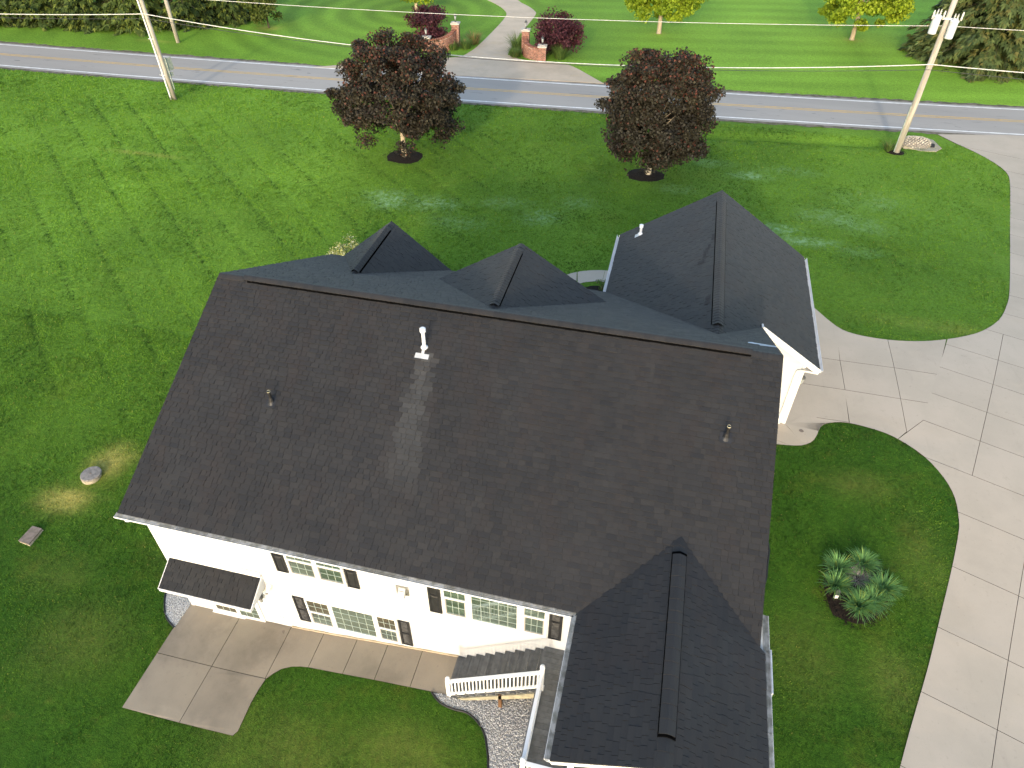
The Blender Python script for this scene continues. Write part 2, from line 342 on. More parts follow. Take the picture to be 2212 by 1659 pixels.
FARD = smooth(FARD_L) + smooth(FARD_R)
def inpoly(x, y, poly):
    x = np.asarray(x); y = np.asarray(y); ins = np.zeros(x.shape, bool); n = len(poly)
    for i in range(n):
        x0, y0 = poly[i]; x1, y1 = poly[(i+1) % n]
        if y0 == y1: continue
        c = ((y0 > y) != (y1 > y)) & (x < (x1-x0)*(y-y0)/(y1-y0)+x0); ins ^= c
    return ins
HARD = [DRIVE, PATIO, GRAV_L, GRAV_R, GRAV_S, LILYBED, RING1, RING2, RINGP, WALK, FBED, FARD]

# ---- lawn
def vnoise(u, v, s, seed):                             # smooth value noise
    r_ = np.random.default_rng(seed).random((257, 257)); x = (u*s) % 256; y = (v*s) % 256
    i = x.astype(int); j = y.astype(int); fx = x-i; fy = y-j; fx = fx*fx*(3-2*fx); fy = fy*fy*(3-2*fy)
    return (r_[i, j]*(1-fx)+r_[i+1, j]*fx)*(1-fy) + (r_[i, j+1]*(1-fx)+r_[i+1, j+1]*fx)*fy
def blobs(u, v, L):
    o = np.zeros_like(u)
    for x, y, a, b, k in L: o = np.maximum(o, k*np.exp(-(((u-x)/a)**2+((v-y)/b)**2)**1.3))
    return o
DRY = [(-6.45,2.95,.9,.5,1.0),(-5.95,4.9,.7,.75,.9),(-6.9,2.7,.3,.3,.9),(-5.6,5.3,.7,.35,.55),(-33,47.9,1.6,.25,.6),(-25.3,54.2,1.0,.7,.5),(9.94,61.5,.6,.5,.4),(27,63.8,.7,.6,.5),(-20,27.5,2.5,.12,.4),(-16,29.4,1.5,.1,.3),(5.2,-3.2,2.2,1.2,.16),(8.6,-2.6,1.6,.9,.18),(7,-4.6,2.5,.9,.16),(22.3,6.2,.8,1.6,.12),(20.8,8.6,1.2,.6,.14),(18.6,2.2,1.0,1.4,.14),(21.0,2.0,.8,1.0,.16),(-2.5,-1.5,1.6,1.3,.14),(-1.2,2.6,.9,1.2,.12),(-4.6,.2,1.2,.8,.1),(24.5,18.4,2.6,.5,.16)]
DEW = [(-2.6,25.6,1.6,1.0,.75),(-.08,25.6,1.6,.8,.7),(2.0,24.0,1.6,.7,.55),(6.4,25.2,1.1,.8,.8),(4.1,26.5,1.5,.6,.45),(17.6,32.9,1.2,.5,.75),(19.8,34.1,1.7,.6,.5),(21.9,28.3,1.7,1.0,.55),(22.6,24.6,1.0,.6,.45),(23.6,27.6,1.2,1.0,.5),(20.2,25.1,1.6,.5,.8),(18.6,26.2,1.4,.5,.8),(15.3,34.2,1.3,.6,.4),(8.2,27.2,1.0,.7,.4),(24,31,2,1.2,.35),(13.5,30,1.2,.6,.3)]
def lawn_attr(u, v):
    n = vnoise(u, v, .8, 3); n2 = vnoise(u, v, 2.3, 4)
    dry = np.clip(blobs(u, v, DRY)*(.55+.9*n2), 0, 1); dew = np.clip(blobs(u, v, DEW)*(.4+1.1*n), 0, 1)
    ph = ((u*.657+v*.754)/2.0 + .10*vnoise(u, v, .15, 8)) % 1.0
    st = .55*np.exp(-((ph-.62)/.07)**2) - .95*np.exp(-((ph-.48)/.06)**2) + .10*np.sign(np.sin(math.pi*((u*.657+v*.754)/2.0)))
    st = st*(np.clip((8-u)/10, 0, 1)*.75+.06)*np.clip((v-5)/6, 0, 1)*np.clip((37-v)/4, 0, 1)*np.clip((v+1.6*u+22)/8, .25, 1)
    c = np.array([-14., 63.]); rr = np.hypot(u-c[0], v-c[1]); s2 = np.tanh(2*np.sin((v*.9 - u*.16)*math.pi/1.25)); s3 = np.tanh(2*np.sin(rr*math.pi/1.3))
    k = np.clip((u+4)/4, 0, 1); fz = np.clip((v-46)/2, 0, 1); st = st*(.65+.7*vnoise(u, v, .15, 9)) + fz*.42*(s2*k*.5+s3*(1-k))*(.3+1.4*vnoise(u, v, .2, 10))
    far = np.clip((v-45)/4, 0, 1)*(.6+.35*np.clip((u-2)/10, 0, 1)); far = np.maximum(far, .5*np.clip((v-17)/14, 0, 1)*np.clip((u-15)/8, 0, 1))  # far: mask for painted view-angle brightening of the lawn, lowest near the camera
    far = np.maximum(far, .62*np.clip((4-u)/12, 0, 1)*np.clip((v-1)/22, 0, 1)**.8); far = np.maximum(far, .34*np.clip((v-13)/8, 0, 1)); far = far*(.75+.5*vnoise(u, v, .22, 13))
    return dry, dew, st, far
def build_lawn():
    xs = np.concatenate([np.linspace(-220, -62, 30), np.arange(-60, 60.1, .42), np.linspace(62, 220, 30)])
    ys = np.concatenate([np.linspace(-120, -14, 20), np.arange(-12, 82, .42), np.linspace(84, 320, 40)])
    X, Y = np.meshgrid(xs, ys); x = X.ravel(); y = Y.ravel()
    z = terr(x, y) + ditch(x, y) + .03*(vnoise(x, y, .5, 21)-.5)*np.clip((np.hypot(x-8, y-5)-4)/4, 0, 1)
    rd = (y > near(x)-.6) & (y < far_(x)+.6); z = np.where(rd, z-.06, z)
    for P in HARD:                                      # sink the soil under slabs and beds
        e = .45; z = np.where(inpoly(x, y, P) & inpoly(x+e, y, P) & inpoly(x-e, y, P) & inpoly(x, y+e, P) & inpoly(x, y-e, P), z-.10, z)
    nx, ny = len(xs), len(ys); i = (np.arange(ny-1)[:, None]*nx+np.arange(nx-1)[None]).ravel()
    F = np.stack([i, i+1, i+nx+1, i+nx], 1)
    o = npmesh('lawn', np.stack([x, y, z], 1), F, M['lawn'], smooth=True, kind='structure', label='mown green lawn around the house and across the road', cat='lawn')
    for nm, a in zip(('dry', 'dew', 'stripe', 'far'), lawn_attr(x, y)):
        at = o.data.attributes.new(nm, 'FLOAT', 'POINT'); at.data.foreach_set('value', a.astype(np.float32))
build_lawn()

# ---- road
def strip(mb, f0, f1, z, x0=-160, x1=160, st=2., jit=0.):
    xs = np.arange(x0, x1+.1, st); vs = []; fs = []
    for i, x in enumerate(xs):
        vs += [(x, f0(x)+random.uniform(-jit, jit), z), (x, f1(x)+random.uniform(-jit, jit), z)]
        if i: fs.append((2*i-2, 2*i, 2*i+1, 2*i-1))
    return mb.add(vs, fs)
RZ = 1.515
road = strip(MB(), lambda u: near(u)-.42, lambda u: far_(u)+.38, RZ, st=.7, jit=.05).build('road', M['asphalt'], kind='structure', label='grey two lane asphalt road crossing behind the lawn', cat='road')
sh = strip(MB(), lambda u: near(u)-.78, lambda u: far_(u)+.85, RZ-.012, st=.35, jit=.13).build('road_shoulder', M['shoulder'], kind='structure', label='thin gravel shoulder along both edges of the road', cat='shoulder')
strip(MB(), lambda u: near(u)-.075, lambda u: near(u)+.075, RZ+.005).build('edge_line', M['linew'], road)
strip(MB(), lambda u: far_(u)-.075, lambda u: far_(u)+.075, RZ+.005).build('edge_line', M['linew'], road)
mid = lambda u: (near(u)+far_(u))/2+.06
for o_ in (-.13, .13): strip(MB(), lambda u: mid(u)+o_-.055, lambda u: mid(u)+o_+.055, RZ+.005).build('centre_line', M['liney'], road)

# ---- concrete slabs: outline clipped by convex cells
def clip(poly, cell, pieces=False):
    n = len(cell); a = sum(cell[i][0]*cell[(i+1) % n][1]-cell[(i+1) % n][0]*cell[i][1] for i in range(n))
    if a < 0: cell = cell[::-1]
    for i in range(n):
        (x0, y0), (x1, y1) = cell[i], cell[(i+1) % n]; L = math.hypot(x1-x0, y1-y0); nx, ny = -(y1-y0)/L, (x1-x0)/L
        d = lambda p: (p[0]-x0)*nx+(p[1]-y0)*ny - GAP; out = []
        for j in range(len(poly)):
            p, q = poly[j], poly[(j+1) % len(poly)]; dp, dq = d(p), d(q)
            if dp >= 0: out.append(p)
            if dp*dq < 0: t = dp/(dp-dq); out.append((p[0]+(q[0]-p[0])*t, p[1]+(q[1]-p[1])*t))
        poly = out
        if len(poly) < 3: return None
    return poly
GAP = .0075
def dens(poly, m=1.2):                                # add points along long edges so slabs follow the ground
    out = []
    for i, p in enumerate(poly):
        q = poly[(i+1) % len(poly)]; n = max(1, int(math.hypot(q[0]-p[0], q[1]-p[1])/m))
        out += [(p[0]+(q[0]-p[0])*k/n, p[1]+(q[1]-p[1])*k/n) for k in range(n)]
    return out
def slabset(root, outline, cells, mat, top=.018, name='slab'):
    from mathutils.geometry import tessellate_polygon
    P = dens(outline, 1.0); tris = tessellate_polygon([[Vector((x, y, 0)) for x, y in P]])
    for c in cells:
        vs = []; fs = []; ix = {}; ed = {}; area = 0
        def vid(p):
            k = (round(p[0], 3), round(p[1], 3))
            if k not in ix: ix[k] = len(vs); vs.append((p[0], p[1], tz(p[0], p[1], top)))
            return ix[k]
        for t in tris:
            q = clip([P[i] for i in t], c, True)
            if not q: continue
            a = sum(q[i][0]*q[(i+1) % len(q)][1]-q[(i+1) % len(q)][0]*q[i][1] for i in range(len(q)))/2
            if abs(a) < 1e-5: continue
            if a < 0: q = q[::-1]
            area += abs(a); f = []
            for p in q:
                k = vid(p)
                if k not in f: f.append(k)
            if len(f) > 2: fs.append(tuple(f))
        if area < .03: continue
        for f in fs:
            for a, b in zip(f, f[1:]+f[:1]): ed[(a, b)] = 1
        n = len(vs); vs += [(x, y, z-.12) for x, y, z in vs]
        mb = MB(); mb.add(vs, fs, t=random.uniform(.1, .9)); mb.add(vs, [(b, a, n+a, n+b) for a, b in list(ed) if (b, a) not in ed], m=1)
        mb.build(name, [mat, M['soil']], root)
drv = empty('driveway', (25, 12, tz(25, 12)), 'beige concrete slab driveway sweeping past the garage to the road', 'driveway'); drv['kind'] = 'structure'
cells = []
rows_lo = [0, -1.82, -3.99, -6.25, -8.4, -10.6, -12.8, -15, -18, -22, -26]
for a, b in zip(rows_lo, rows_lo[1:]):
    cells += [[dr(a,-9),dr(a,1.85),dr(b,1.85),dr(b,-9)], [dr(a,1.85),dr(a,5),dr(b,5),dr(b,1.85)]]
cells += [[dr(0,0),dr(1.82,0),(23.27,12.13),(22.24,10.97),dr(0,-2.5)], [dr(0,0),dr(1.82,0),dr(1.82,1.85),dr(0,1.85)], [dr(0,1.85),dr(1.82,1.85),dr(1.82,5),dr(0,5)]]
rows_hi = [1.82, 3.5, 5.3, 7.05, 9.17]
for a, b in zip(rows_hi, rows_hi[1:]):
    for c0, c1 in ((-1.9, 0), (0, 1.85), (1.85, 5)): cells.append([dr(a,c0),dr(b,c0),dr(b,c1),dr(a,c1)])
rows_up = [9.17, 11.0, 12.85, 15.2, 17.5, 19.8, 22.1, 24.4, 26.7, 29, 31.5, 40]
for a, b in zip(rows_up, rows_up[1:]):
    for c0, c1 in ((-9, 1.85), (1.85, 7)): cells.append([dr(a,c0),dr(b,c0),dr(b,c1),dr(a,c1)])
v3 = lambda v: 23.27+(v-12.15)*.345
cells += [[(18.4,11.56),(20.68,11.5),(20.71,13.24),(18.4,13.36)], [(20.69,10.9),(22.24,10.97),(22.6,11.41),(22.65,13.13),(20.69,13.24)],
          [(22.6,11.38),(23.27,12.13),(23.62,13.11),(22.65,13.13)],
          [(18.4,13.36),(20.71,13.24),(20.7,15.0),(18.4,15.15)], [(20.71,13.24),(22.65,13.13),(22.7,14.95),(20.7,15.0)], [(22.65,13.13),(23.62,13.11),(24.28,14.9),(22.7,14.95)],
          [(18.4,15.15),(20.7,15.0),(20.81,17.45),(20.81,20),(18.4,20)], [(20.7,15.0),(22.7,14.95),(22.79,18.8),(20.81,18.8)], [(22.7,14.95),(24.28,14.9),(25.4,18.3),(22.79,18.8)],
          [(18.4,11.56),(18.4,11.05),(19.07,10.08),(20.69,10.08),(20.69,11.5)], [(18.4,11.05),(16.1,11.05),(16.1,9.8),(18.4,9.8),(19.07,10.06)]]
slabset(drv, DRIVE, cells, M['concrete'])
pat = empty('patio', (2, -1.3, 0), 'tan concrete slab patio and walkway along the white rear wall', 'patio'); pat['kind'] = 'structure'
pc = [[(0,.5),(2.05,.5),(2.05,-1.34),(0,-1.34)],[(2.05,.5),(3.81,.5),(3.81,-1.34),(2.05,-1.34)],[(0,-1.34),(2.05,-1.34),(2.05,-3.2),(0,-3.2)],[(2.05,-1.34),(3.95,-1.34),(3.95,-3.2),(2.05,-3.2)],
      [(3.81,.5),(4.92,.5),(4.92,-1.34),(3.81,-1.34)]]
for a, b in ((4.92,6.02),(6.02,7.01),(7.01,8.1),(8.1,9.55)): pc.append([(a,.5),(b,.5),(b,-1),(a,-1)])
slabset(pat, PATIO, pc, M['patio'])
fw = empty('front_walk', (10, 19.8, 1.5), 'pale curved concrete front walk between garage and lawn', 'walkway'); fw['kind'] = 'structure'
slabset(fw, WALK, [[(7.5,21),(9.15,21),(9.6,18),(7.5,18)],[(9.15,21),(10.62,21),(10.62,17.5),(9.75,17.5)],[(10.62,21),(13,21),(13,18),(10.62,18)]], M['concrete'])
fd = MB(); fd.slab(FARD, lambda x, y: RZ+.012, .1); fdo = fd.build('far_driveway', M['fardrive'], kind='structure', label='curving tan driveway between brick gate walls across the road', cat='driveway')
# stain spots on the concrete
for x, y, a, b in ((.78,-.30,.06,.11),(3.28,-.68,.05,.09),(3.66,.12,.09,.06)):
    MB().add([(x+a*math.cos(t)*random.uniform(.7,1.1), y+b*math.sin(t)*random.uniform(.7,1.1), tz(x,y,.022)) for t in np.linspace(0, 6.28, 13)[:-1]], [tuple(range(12))]).build('oil_spot', M['boardlid'], pat)
MB().add([(19.0+.09*math.cos(t), 10.75+.08*math.sin(t), tz(19.0,10.75,.022)) for t in np.linspace(0, 6.28, 13)[:-1]], [tuple(range(12))]).build('drain_cover', M['boardlid'], drv)

# ---- beds
def bed(name, poly, mat, label, cat, hump=.05, chips=0, chipmat=None, kind='structure'):
    cx = sum(p[0] for p in poly)/len(poly); cy = sum(p[1] for p in poly)/len(poly); mb = MB(); n = len(poly); vs = [(cx, cy, tz(cx, cy, hump))]; fs = []
    K = 3
    for r_ in range(1, K+1):
        k = r_/K
        for x, y in poly: X, Y = cx+(x-cx)*k, cy+(y-cy)*k; vs.append((X, Y, tz(X, Y, (hump*(1-k*k)+.012) if r_ < K else -.05)))
    for i in range(n): fs.append((0, 1+i, 1+(i+1) % n))
    for r_ in range(K-1):
        a = 1+r_*n; b = a+n
        for i in range(n): fs.append((a+i, b+i, b+(i+1) % n, a+(i+1) % n))
    mb.add(vs, fs); o = mb.build(name, mat, smooth=True, kind=kind, label=label, cat=cat)
    if chips:
        x0, x1 = min(p[0] for p in poly), max(p[0] for p in poly); y0, y1 = min(p[1] for p in poly), max(p[1] for p in poly); c = MB(); k = 0
        while k < chips:
            x, y = random.uniform(x0, x1), random.uniform(y0, y1)
            if not inpoly(np.array([x]), np.array([y]), poly)[0]: continue
            k += 1; d = math.hypot(x-cx, y-cy)/max(x1-cx, y1-cy); z = tz(x, y, hump*(1-d*d)+.02); a = random.uniform(0, 6.3); l = random.uniform(.02, .06); dx, dy = math.cos(a)*l, math.sin(a)*l; w_ = .012
            c.add([(x-dx,y-dy,z),(x-dy*.25,y+dx*.25,z+w_),(x+dx,y+dy,z+random.uniform(0,.02)),(x+dy*.25,y-dx*.25,z-.005)], [(0,1,2,3)], t=random.random())
        c.build('mulch_chips', chipmat or mat, o, kind='stuff')
    return o
bed('mulch_ring', RING1, M['mulch'], 'dark mulch ring under the wider left red maple', 'mulch', .08, 500)
bed('mulch_ring', RING2, M['mulch'], 'dark mulch ring under the denser right red maple', 'mulch', .08, 400)
bed('mulch_ring', RINGP, M['mulch'], 'small dark mulch patch at the foot of the right utility pole', 'mulch', .05, 150)
bed('mulch_bed', LILYBED, M['mulch'], 'rounded dark mulch bed under the daylilies on the side lawn', 'mulch', .12, 1200)
bed('front_mulch_bed', FBED, M['mulch'], 'dark mulch bed inside the curved front walk', 'mulch', .02, 300)
def gravel(name, poly, n, label, lim=None):
    mb = MB(); mb.slab(dens(poly, .4), lambda x, y: tz(x, y, .022), .09); o = mb.build(name, M['gravelbed'], kind='structure', label=label, cat='gravel')
    x0, x1, y0, y1 = lim or (min(p[0] for p in poly), max(p[0] for p in poly), min(p[1] for p in poly), max(p[1] for p in poly))
    xy = np.stack([rng.uniform(x0, x1, n*2), rng.uniform(y0, y1, n*2)], 1); xy = xy[inpoly(xy[:, 0], xy[:, 1], poly)][:n]; n = len(xy)
    q = np.array([[1,0,0],[0,1,0],[-1,0,0],[0,-1,0],[0,0,.7],[0,0,-.7]]); s = rng.uniform(.012, .026, n); a = rng.uniform(0, 6.28, n)
    el = rng.uniform(.6, 1.6, n); tl = rng.uniform(-.4, .4, (n, 2))
    V = np.repeat(q[None], n, 0)*s[:, None, None]; V[:, :, 0] *= el[:, None]
    ca, sa = np.cos(a)[:, None], np.sin(a)[:, None]; X = V[:, :, 0]*ca-V[:, :, 1]*sa; Y = V[:, :, 0]*sa+V[:, :, 1]*ca; Z = V[:, :, 2]+X*tl[:, :1]+Y*tl[:, 1:]
    V = np.stack([X+xy[:, :1], Y+xy[:, 1:], Z+(terr(xy[:, 0], xy[:, 1])+.03)[:, None]], 2)
    T = np.array([[0,1,4],[1,2,4],[2,3,4],[3,0,4],[1,0,5],[2,1,5],[3,2,5],[0,3,5]]); F = (T[None]+6*np.arange(n)[:, None, None])
    npmesh('pebbles', V.reshape(-1, 3), F.reshape(-1, 3), M['gravel'], tint=np.repeat(rng.random(n)**.8, 8), parent=o, kind='stuff')
    return o
gravel('gravel_bed', GRAV_R, 48000, 'grey river gravel bed beneath the deck and stairs', (8.7, 17.0, -6.5, .3))
gravel('gravel_bed', GRAV_L, 2600, 'small round gravel bed at the left end of the patio')
gravel('gravel_bed', GRAV_S, 1500, 'narrow gravel strip bulging from under the right roof edge')
def edging(pts, label):
    mb = MB(); P = [(x, y, tz(x, y, .035)) for x, y in pts]; mb.tube(P, .03, 6); mb.build('landscape_edging', M['edging'], label=label, cat='edging')
edging(GRAV_R[1:-4], 'black plastic edging curving between gravel and rear lawn')
edging(GRAV_L, 'black plastic edging round the small left gravel bed')
edging(GRAV_S, 'black plastic edging of the gravel strip by the right wall')

# ================================================================== HOUSE
L_, W_, ZE, ZR = 16.601, 6.742, 5.0, 8.302
SL = (ZR-ZE)/W_; WV = .352
UG, WG, LG, ZRG = 14.568, 2.143, 3.357, 5.988
UA, WA, VA, VB, ZRA = 15.029, 3.754, 17.936, 10.682, 7.477
SA = (ZRA-ZE)/WA; SG = (ZRG-ZE)/WG
house = empty('house', (8, 6.5, .3), 'white two storey house with dark shingle roofs and several gables', 'house')
SHINGLES = []      # (distance, roof, MB data) candidates for single shingle objects
def clipc(poly, cell):
    global GAP
    g = GAP; GAP = 0; r_ = clip(poly, cell); GAP = g; return r_
def roof_plane(roof, P0, ea, eb, poly, wash=None, ex=.143, seed=1):
    """shingle tabs on the plane P0 + a*ea + b*eb, clipped to the convex polygon poly in (a,b)"""
    rr = random.Random(seed); P0 = Vector(P0); ea = Vector(ea).normalized(); eb = Vector(eb).normalized(); nn = ea.cross(eb)
    if nn.z < 0: nn = -nn
    a0, a1 = min(p[0] for p in poly), max(p[0] for p in poly); b0, b1 = min(p[1] for p in poly), max(p[1] for p in poly)
    k = 0; b = b0
    while b < b1-.01:
        a = a0 - rr.uniform(0, .3); top = min(b+ex, b1)
        while a < a1:
            w_ = rr.choice((.13, .17, .2, .24, .28, .33))*rr.uniform(.9, 1.1)
            q = clipc([(a+.0045, b), (a+w_-.0045, b), (a+w_-.0045, top), (a+.0045, top)], poly); aa = a; a += w_
            if not q or len(q) < 3: continue
            hb = rr.choice((.010, .012, .020, .023)); h = lambda y: .003+(hb)*(1-(y-b)/ex)
            n = len(q); vs = [tuple(P0+ea*x+eb*y+nn*h(y)) for x, y in q]+[tuple(P0+ea*x+eb*y-nn*.004) for x, y in q]
            fs = [tuple(range(n))]+[(i, n+i, n+(i+1) % n, (i+1) % n) for i in range(n) if not (abs(q[i][1]-top) < 1e-5 and abs(q[(i+1) % n][1]-top) < 1e-5)]
            v0, v1, v2 = (Vector(vs[i]) for i in (0, 1, 2))
            if (v1-v0).cross(v2-v0).dot(nn) < 0: fs = [f[::-1] for f in fs]
            t = min(1, max(0, rr.gauss(.5, .22))); wv = wash(aa+w_/2, b, rr) if wash else 0.
            c = Vector(vs[0]); SHINGLES.append(((c-CAM).length if n == 4 else 1e3, roof, vs, fs, t, wv))
        b += ex; k += 1
def deck(name, quads, th=.03, mat='under'):
    """roof object: sheathing just under the shingles"""
    mb = MB()
    for q in quads:
        v = [Vector(p) for p in q]; nn = (v[1]-v[0]).cross(v[2]-v[0]).normalized()
        if nn.z < 0: v = v[::-1]; nn = -nn
        n = len(v); vs = [tuple(p-nn*.006) for p in v]+[tuple(p-nn*(.006+th)) for p in v]
        mb.add(vs, [tuple(range(n)), tuple(range(2*n-1, n-1, -1))]+[(i, n+i, n+(i+1) % n, (i+1) % n) for i in range(n)])
    return mb.build(name, M[mat], house)
def cap_run(roof, p, q, sl, vent=None, half=.15, ex=.142):
    """overlapping ridge cap shingles from p to q (higher pieces lap), sl = slope of both sides"""
    p = Vector(p); q = Vector(q); d = (q-p).normalized(); sd = Vector((d.y, -d.x, 0)); n = int((q-p).length/ex)
    meshes = []
    for k in range(5):
        prof = [(-half, -half*sl*.93), (-half*.4, -half*.4*sl*.75), (0, -.004), (half*.4, -half*.4*sl*.75), (half, -half*sl*.93)]
        vs = []
        for off, lift in ((0, .016), (ex+.02, .004)):
            for s_ in (0, .012):
                vs += [tuple(d*off+sd*x+Vector((0, 0, z+lift-s_))) for x, z in prof]
        fs = []
        for i in range(4): fs += [(i, i+1, 10+i+1, 10+i), (i, 5+i, 6+i, i+1), (10+i, 11+i, 16+i, 15+i)]
        fs += [(0, 10, 15, 5), (4, 9, 19, 14)]
        mb = MB(); mb.add(vs, fs, t=.12+.19*k); me = mb.build('ridge_cap', M['cap'], roof); meshes.append(me.data); bpy.data.objects.remove(me)
    for i in range(n):
        u = i*ex; P = p+d*u; lift = 0
        if vent and vent[0] <= u <= vent[1]: lift = .06
        o = link('ridge_cap', random.choice(meshes), None); o.parent = roof; o.location = P+Vector((0, 0, .012+lift)); o.matrix_parent_inverse = inv_world(roof)
    if vent:
        mb = MB(); a = p+d*(vent[0]+.14); b = p+d*(vent[1]+ex-.14)
        vs = []
        for P in (a, b):
            for x, z in ((-half*1.1, -half*sl*1.02), (0, .012), (half*1.1, -half*sl*1.02), (half*1.1, -half*sl*1.02-.07), (0, -.06), (-half*1.1, -half*sl*1.02-.07)): vs.append(tuple(P+sd*x+Vector((0, 0, z+.038))))
        mb.add(vs, [(i, (i+1) % 6, 6+(i+1) % 6, 6+i) for i in range(6)]+[tuple(range(5, -1, -1)), tuple(range(6, 12))]); mb.build('ridge_vent', M['gap_shade'], roof)  # black base juts past the caps, drawing their gap shadow along both sides

hyp = math.hypot
eb_b = Vector((0, 1, SL)); eb_f = Vector((0, -1, SL)); LB = W_*hyp(1, SL)
main = deck('main_roof', [[(0,0,ZE),(L_,0,ZE),(L_,W_,ZR),(0,W_,ZR)], [(0,2*W_,ZE),(0,W_,ZR),(L_,W_,ZR),(L_,2*W_,ZE)]])
def wash_main(a, b, rr):
    v = b/hyp(1, SL); dv = 5.35-v
    if dv < 0: return 0.
    c = 7.08-.015*dv*0+.06*dv; hw = .20+.10*min(dv, 3.2); e = (hw-abs(a-c))/.3+.3+rr.uniform(-.3, .3)
    k = max(0, min(1, e))*max(0, 1-dv/3.8)**.7*.8
    dv2 = 3.25-v; 
    if 0 < dv2 < 1.3 and abs(a-3.12-.1*dv2) < .16+.06*dv2: k = max(k, .16*(1-dv2/1.3))
    return k
roof_plane(main, (0,0,ZE), (1,0,0), eb_b, [(0,0),(L_,0),(L_,LB),(0,LB)], wash_main, seed=3)
roof_plane(main, (0,2*W_,ZE), (1,0,0), eb_f, [(0,0),(L_,0),(L_,LB),(0,LB)], seed=4)
cap_run(main, (.02, W_, ZR), (L_-.0, W_, ZR), SL, (.85, 15.75))
# rear gable: ridge runs to -v, valley back to the main slope
vg = (ZRG-ZE)/SL
gab = deck('rear_gable_roof', [[(UG-WG,0,ZE),(UG-WG,-LG,ZE),(UG,-LG,ZRG),(UG,vg,ZRG)], [(UG+WG,0,ZE),(UG,vg,ZRG),(UG,-LG,ZRG),(UG+WG,-LG,ZE)]])
LGs = hyp(WG, ZRG-ZE)
roof_plane(gab, (UG-WG,0,ZE), (0,1,0), (1,0,SG), [(-LG,0),(0,0),(vg,LGs),(-LG,LGs)], seed=5)
roof_plane(gab, (UG+WG,0,ZE), (0,1,0), (-1,0,SG), [(-LG,0),(0,0),(vg,LGs),(-LG,LGs)], seed=6)
cap_run(gab, (UG, -LG+.02, ZRG), (UG, vg+.12, ZRG), SG, (.42, 4.75), half=.16, ex=.3)
# garage roof
vgar = 2*W_-(ZRA-ZE)/SL; LAs = hyp(WA, ZRA-ZE); uL = L_; zL = ZRA-SA*(uL-UA); vL = W_+(ZR-zL)/SL
gar = deck('garage_roof', [[(UA-WA,2*W_,ZE),(UA,vgar,ZRA),(UA,VA,ZRA),(UA-WA,VA,ZE)], [(UA+WA,VB,ZE),(UA+WA,VA,ZE),(UA,VA,ZRA),(UA,vgar,ZRA),(uL,vL,zL),(uL,VB,zL)]])
roof_plane(gar, (UA-WA,VA,ZE), (0,-1,0), (1,0,SA), [(0,0),(VA-2*W_,0),(VA-vgar,LAs),(0,LAs)], seed=7)
bL = (uL-(UA+WA))/(-1)*hyp(1, SA)
roof_plane(gar, (UA+WA,VA,ZE), (0,-1,0), (-1,0,SA), [(0,0),(VA-VB,0),(VA-VB,bL),(0,bL)], seed=8)
roof_plane(gar, (UA+WA,VA,ZE), (0,-1,0), (-1,0,SA), [(0,bL),(VA-vL,bL),(VA-vgar,LAs),(0,LAs)], seed=9)
cap_run(gar, (UA, vgar-.1, ZRA), (UA, VA-.02, ZRA), SA, (.55, 8.75), half=.17)
# front gables
def front_gable(name, u, z, vf, w, zl, seed):
    s = (z-zl)/w; vb = W_+(ZR-z)/SL; vl = W_+(ZR-zl)/SL; Ls = hyp(w, z-zl); vl = min(vl, vf)
    r_ = deck(name, [[(u-w,vl,zl),(u,vb,z),(u,vf,z),(u-w,vf,zl)], [(u+w,vl,zl),(u+w,vf,zl),(u,vf,z),(u,vb,z)]])
    for sg in (-1, 1):
        P = [(0, 0), (vf-vl, 0), (vf-vb, Ls), (0, Ls)] if vf-vl > .02 else [(0, 0), (vf-vb, Ls), (0, Ls)]
        roof_plane(r_, (u+sg*w, vf, zl), (0,-1,0), (-sg,0,s), P, seed=seed+sg)
    cap_run(r_, (u, vb-.1, z), (u, vf-.02, z), s, (.25, vf-vb-.45), half=.15)
    return s
s1 = front_gable('front_gable_roof', 2.80, 6.80, 13.62, 2.35, 4.88, 20)
s2 = front_gable('front_gable_roof', 8.46, 8.0, 11.22, 3.02, 6.12, 30)
# awning over the sliding door
awn = deck('porch_roof', [[(.57,WV,2.79),(.57,-.48,2.33),(3.46,-.48,2.33),(3.46,WV,2.79)]], .06)
la = hyp(WV+.48, .46)
roof_plane(awn, (.57,-.48,2.33), (1,0,0), (0,WV+.48,.46), [(0,0),(2.89,0),(2.89,la),(0,la)], seed=40, ex=.125)
mb = MB(); mb.box(.56,3.47,-.50,-.482,2.20,2.325); mb.bar((.555,-.48,2.27),(.555,WV,2.73),.02,.12); mb.bar((3.475,-.48,2.27),(3.475,WV,2.73),.02,.12); mb.build('fascia', M['white'], awn)
mb = MB(); mb.box(.55,3.48,WV-.10,WV-.03,2.80,2.90); mb.box(.55,3.48,WV-.035,WV-.02,2.90,2.95); mb.build('flashing_board', M['white'], awn)
mb = MB(); mb.add([(3.45,WV,2.72),(3.45,-.42,2.30),(3.45,-.42,2.22),(3.45,WV,2.2)], [(0,1,2,3)]); mb.add([(.58,WV,2.72),(.58,-.42,2.30),(.58,-.42,2.22),(.58,WV,2.2)], [(0,1,2,3)]); mb.box(.58,3.45,-.46,WV-.03,2.19,2.215); mb.build('soffit', M['white'], awn)
# emit shingles: the 300 nearest as single parts, the rest joined per roof
SHINGLES.sort(key=lambda s: s[0])
for dist, roof, vs, fs, t, wv in SHINGLES[:300]:
    MB().add(vs, fs, t=t, w=wv).build('shingle', M['shingle'], roof)
rest = {}
for dist, roof, vs, fs, t, wv in SHINGLES[300:]: rest.setdefault(roof.name, (roof, MB()))[1].add(vs, fs, t=t, w=wv)
for roof, mb in rest.values(): mb.build('shingle_courses', M['shingle'], roof, kind='stuff')

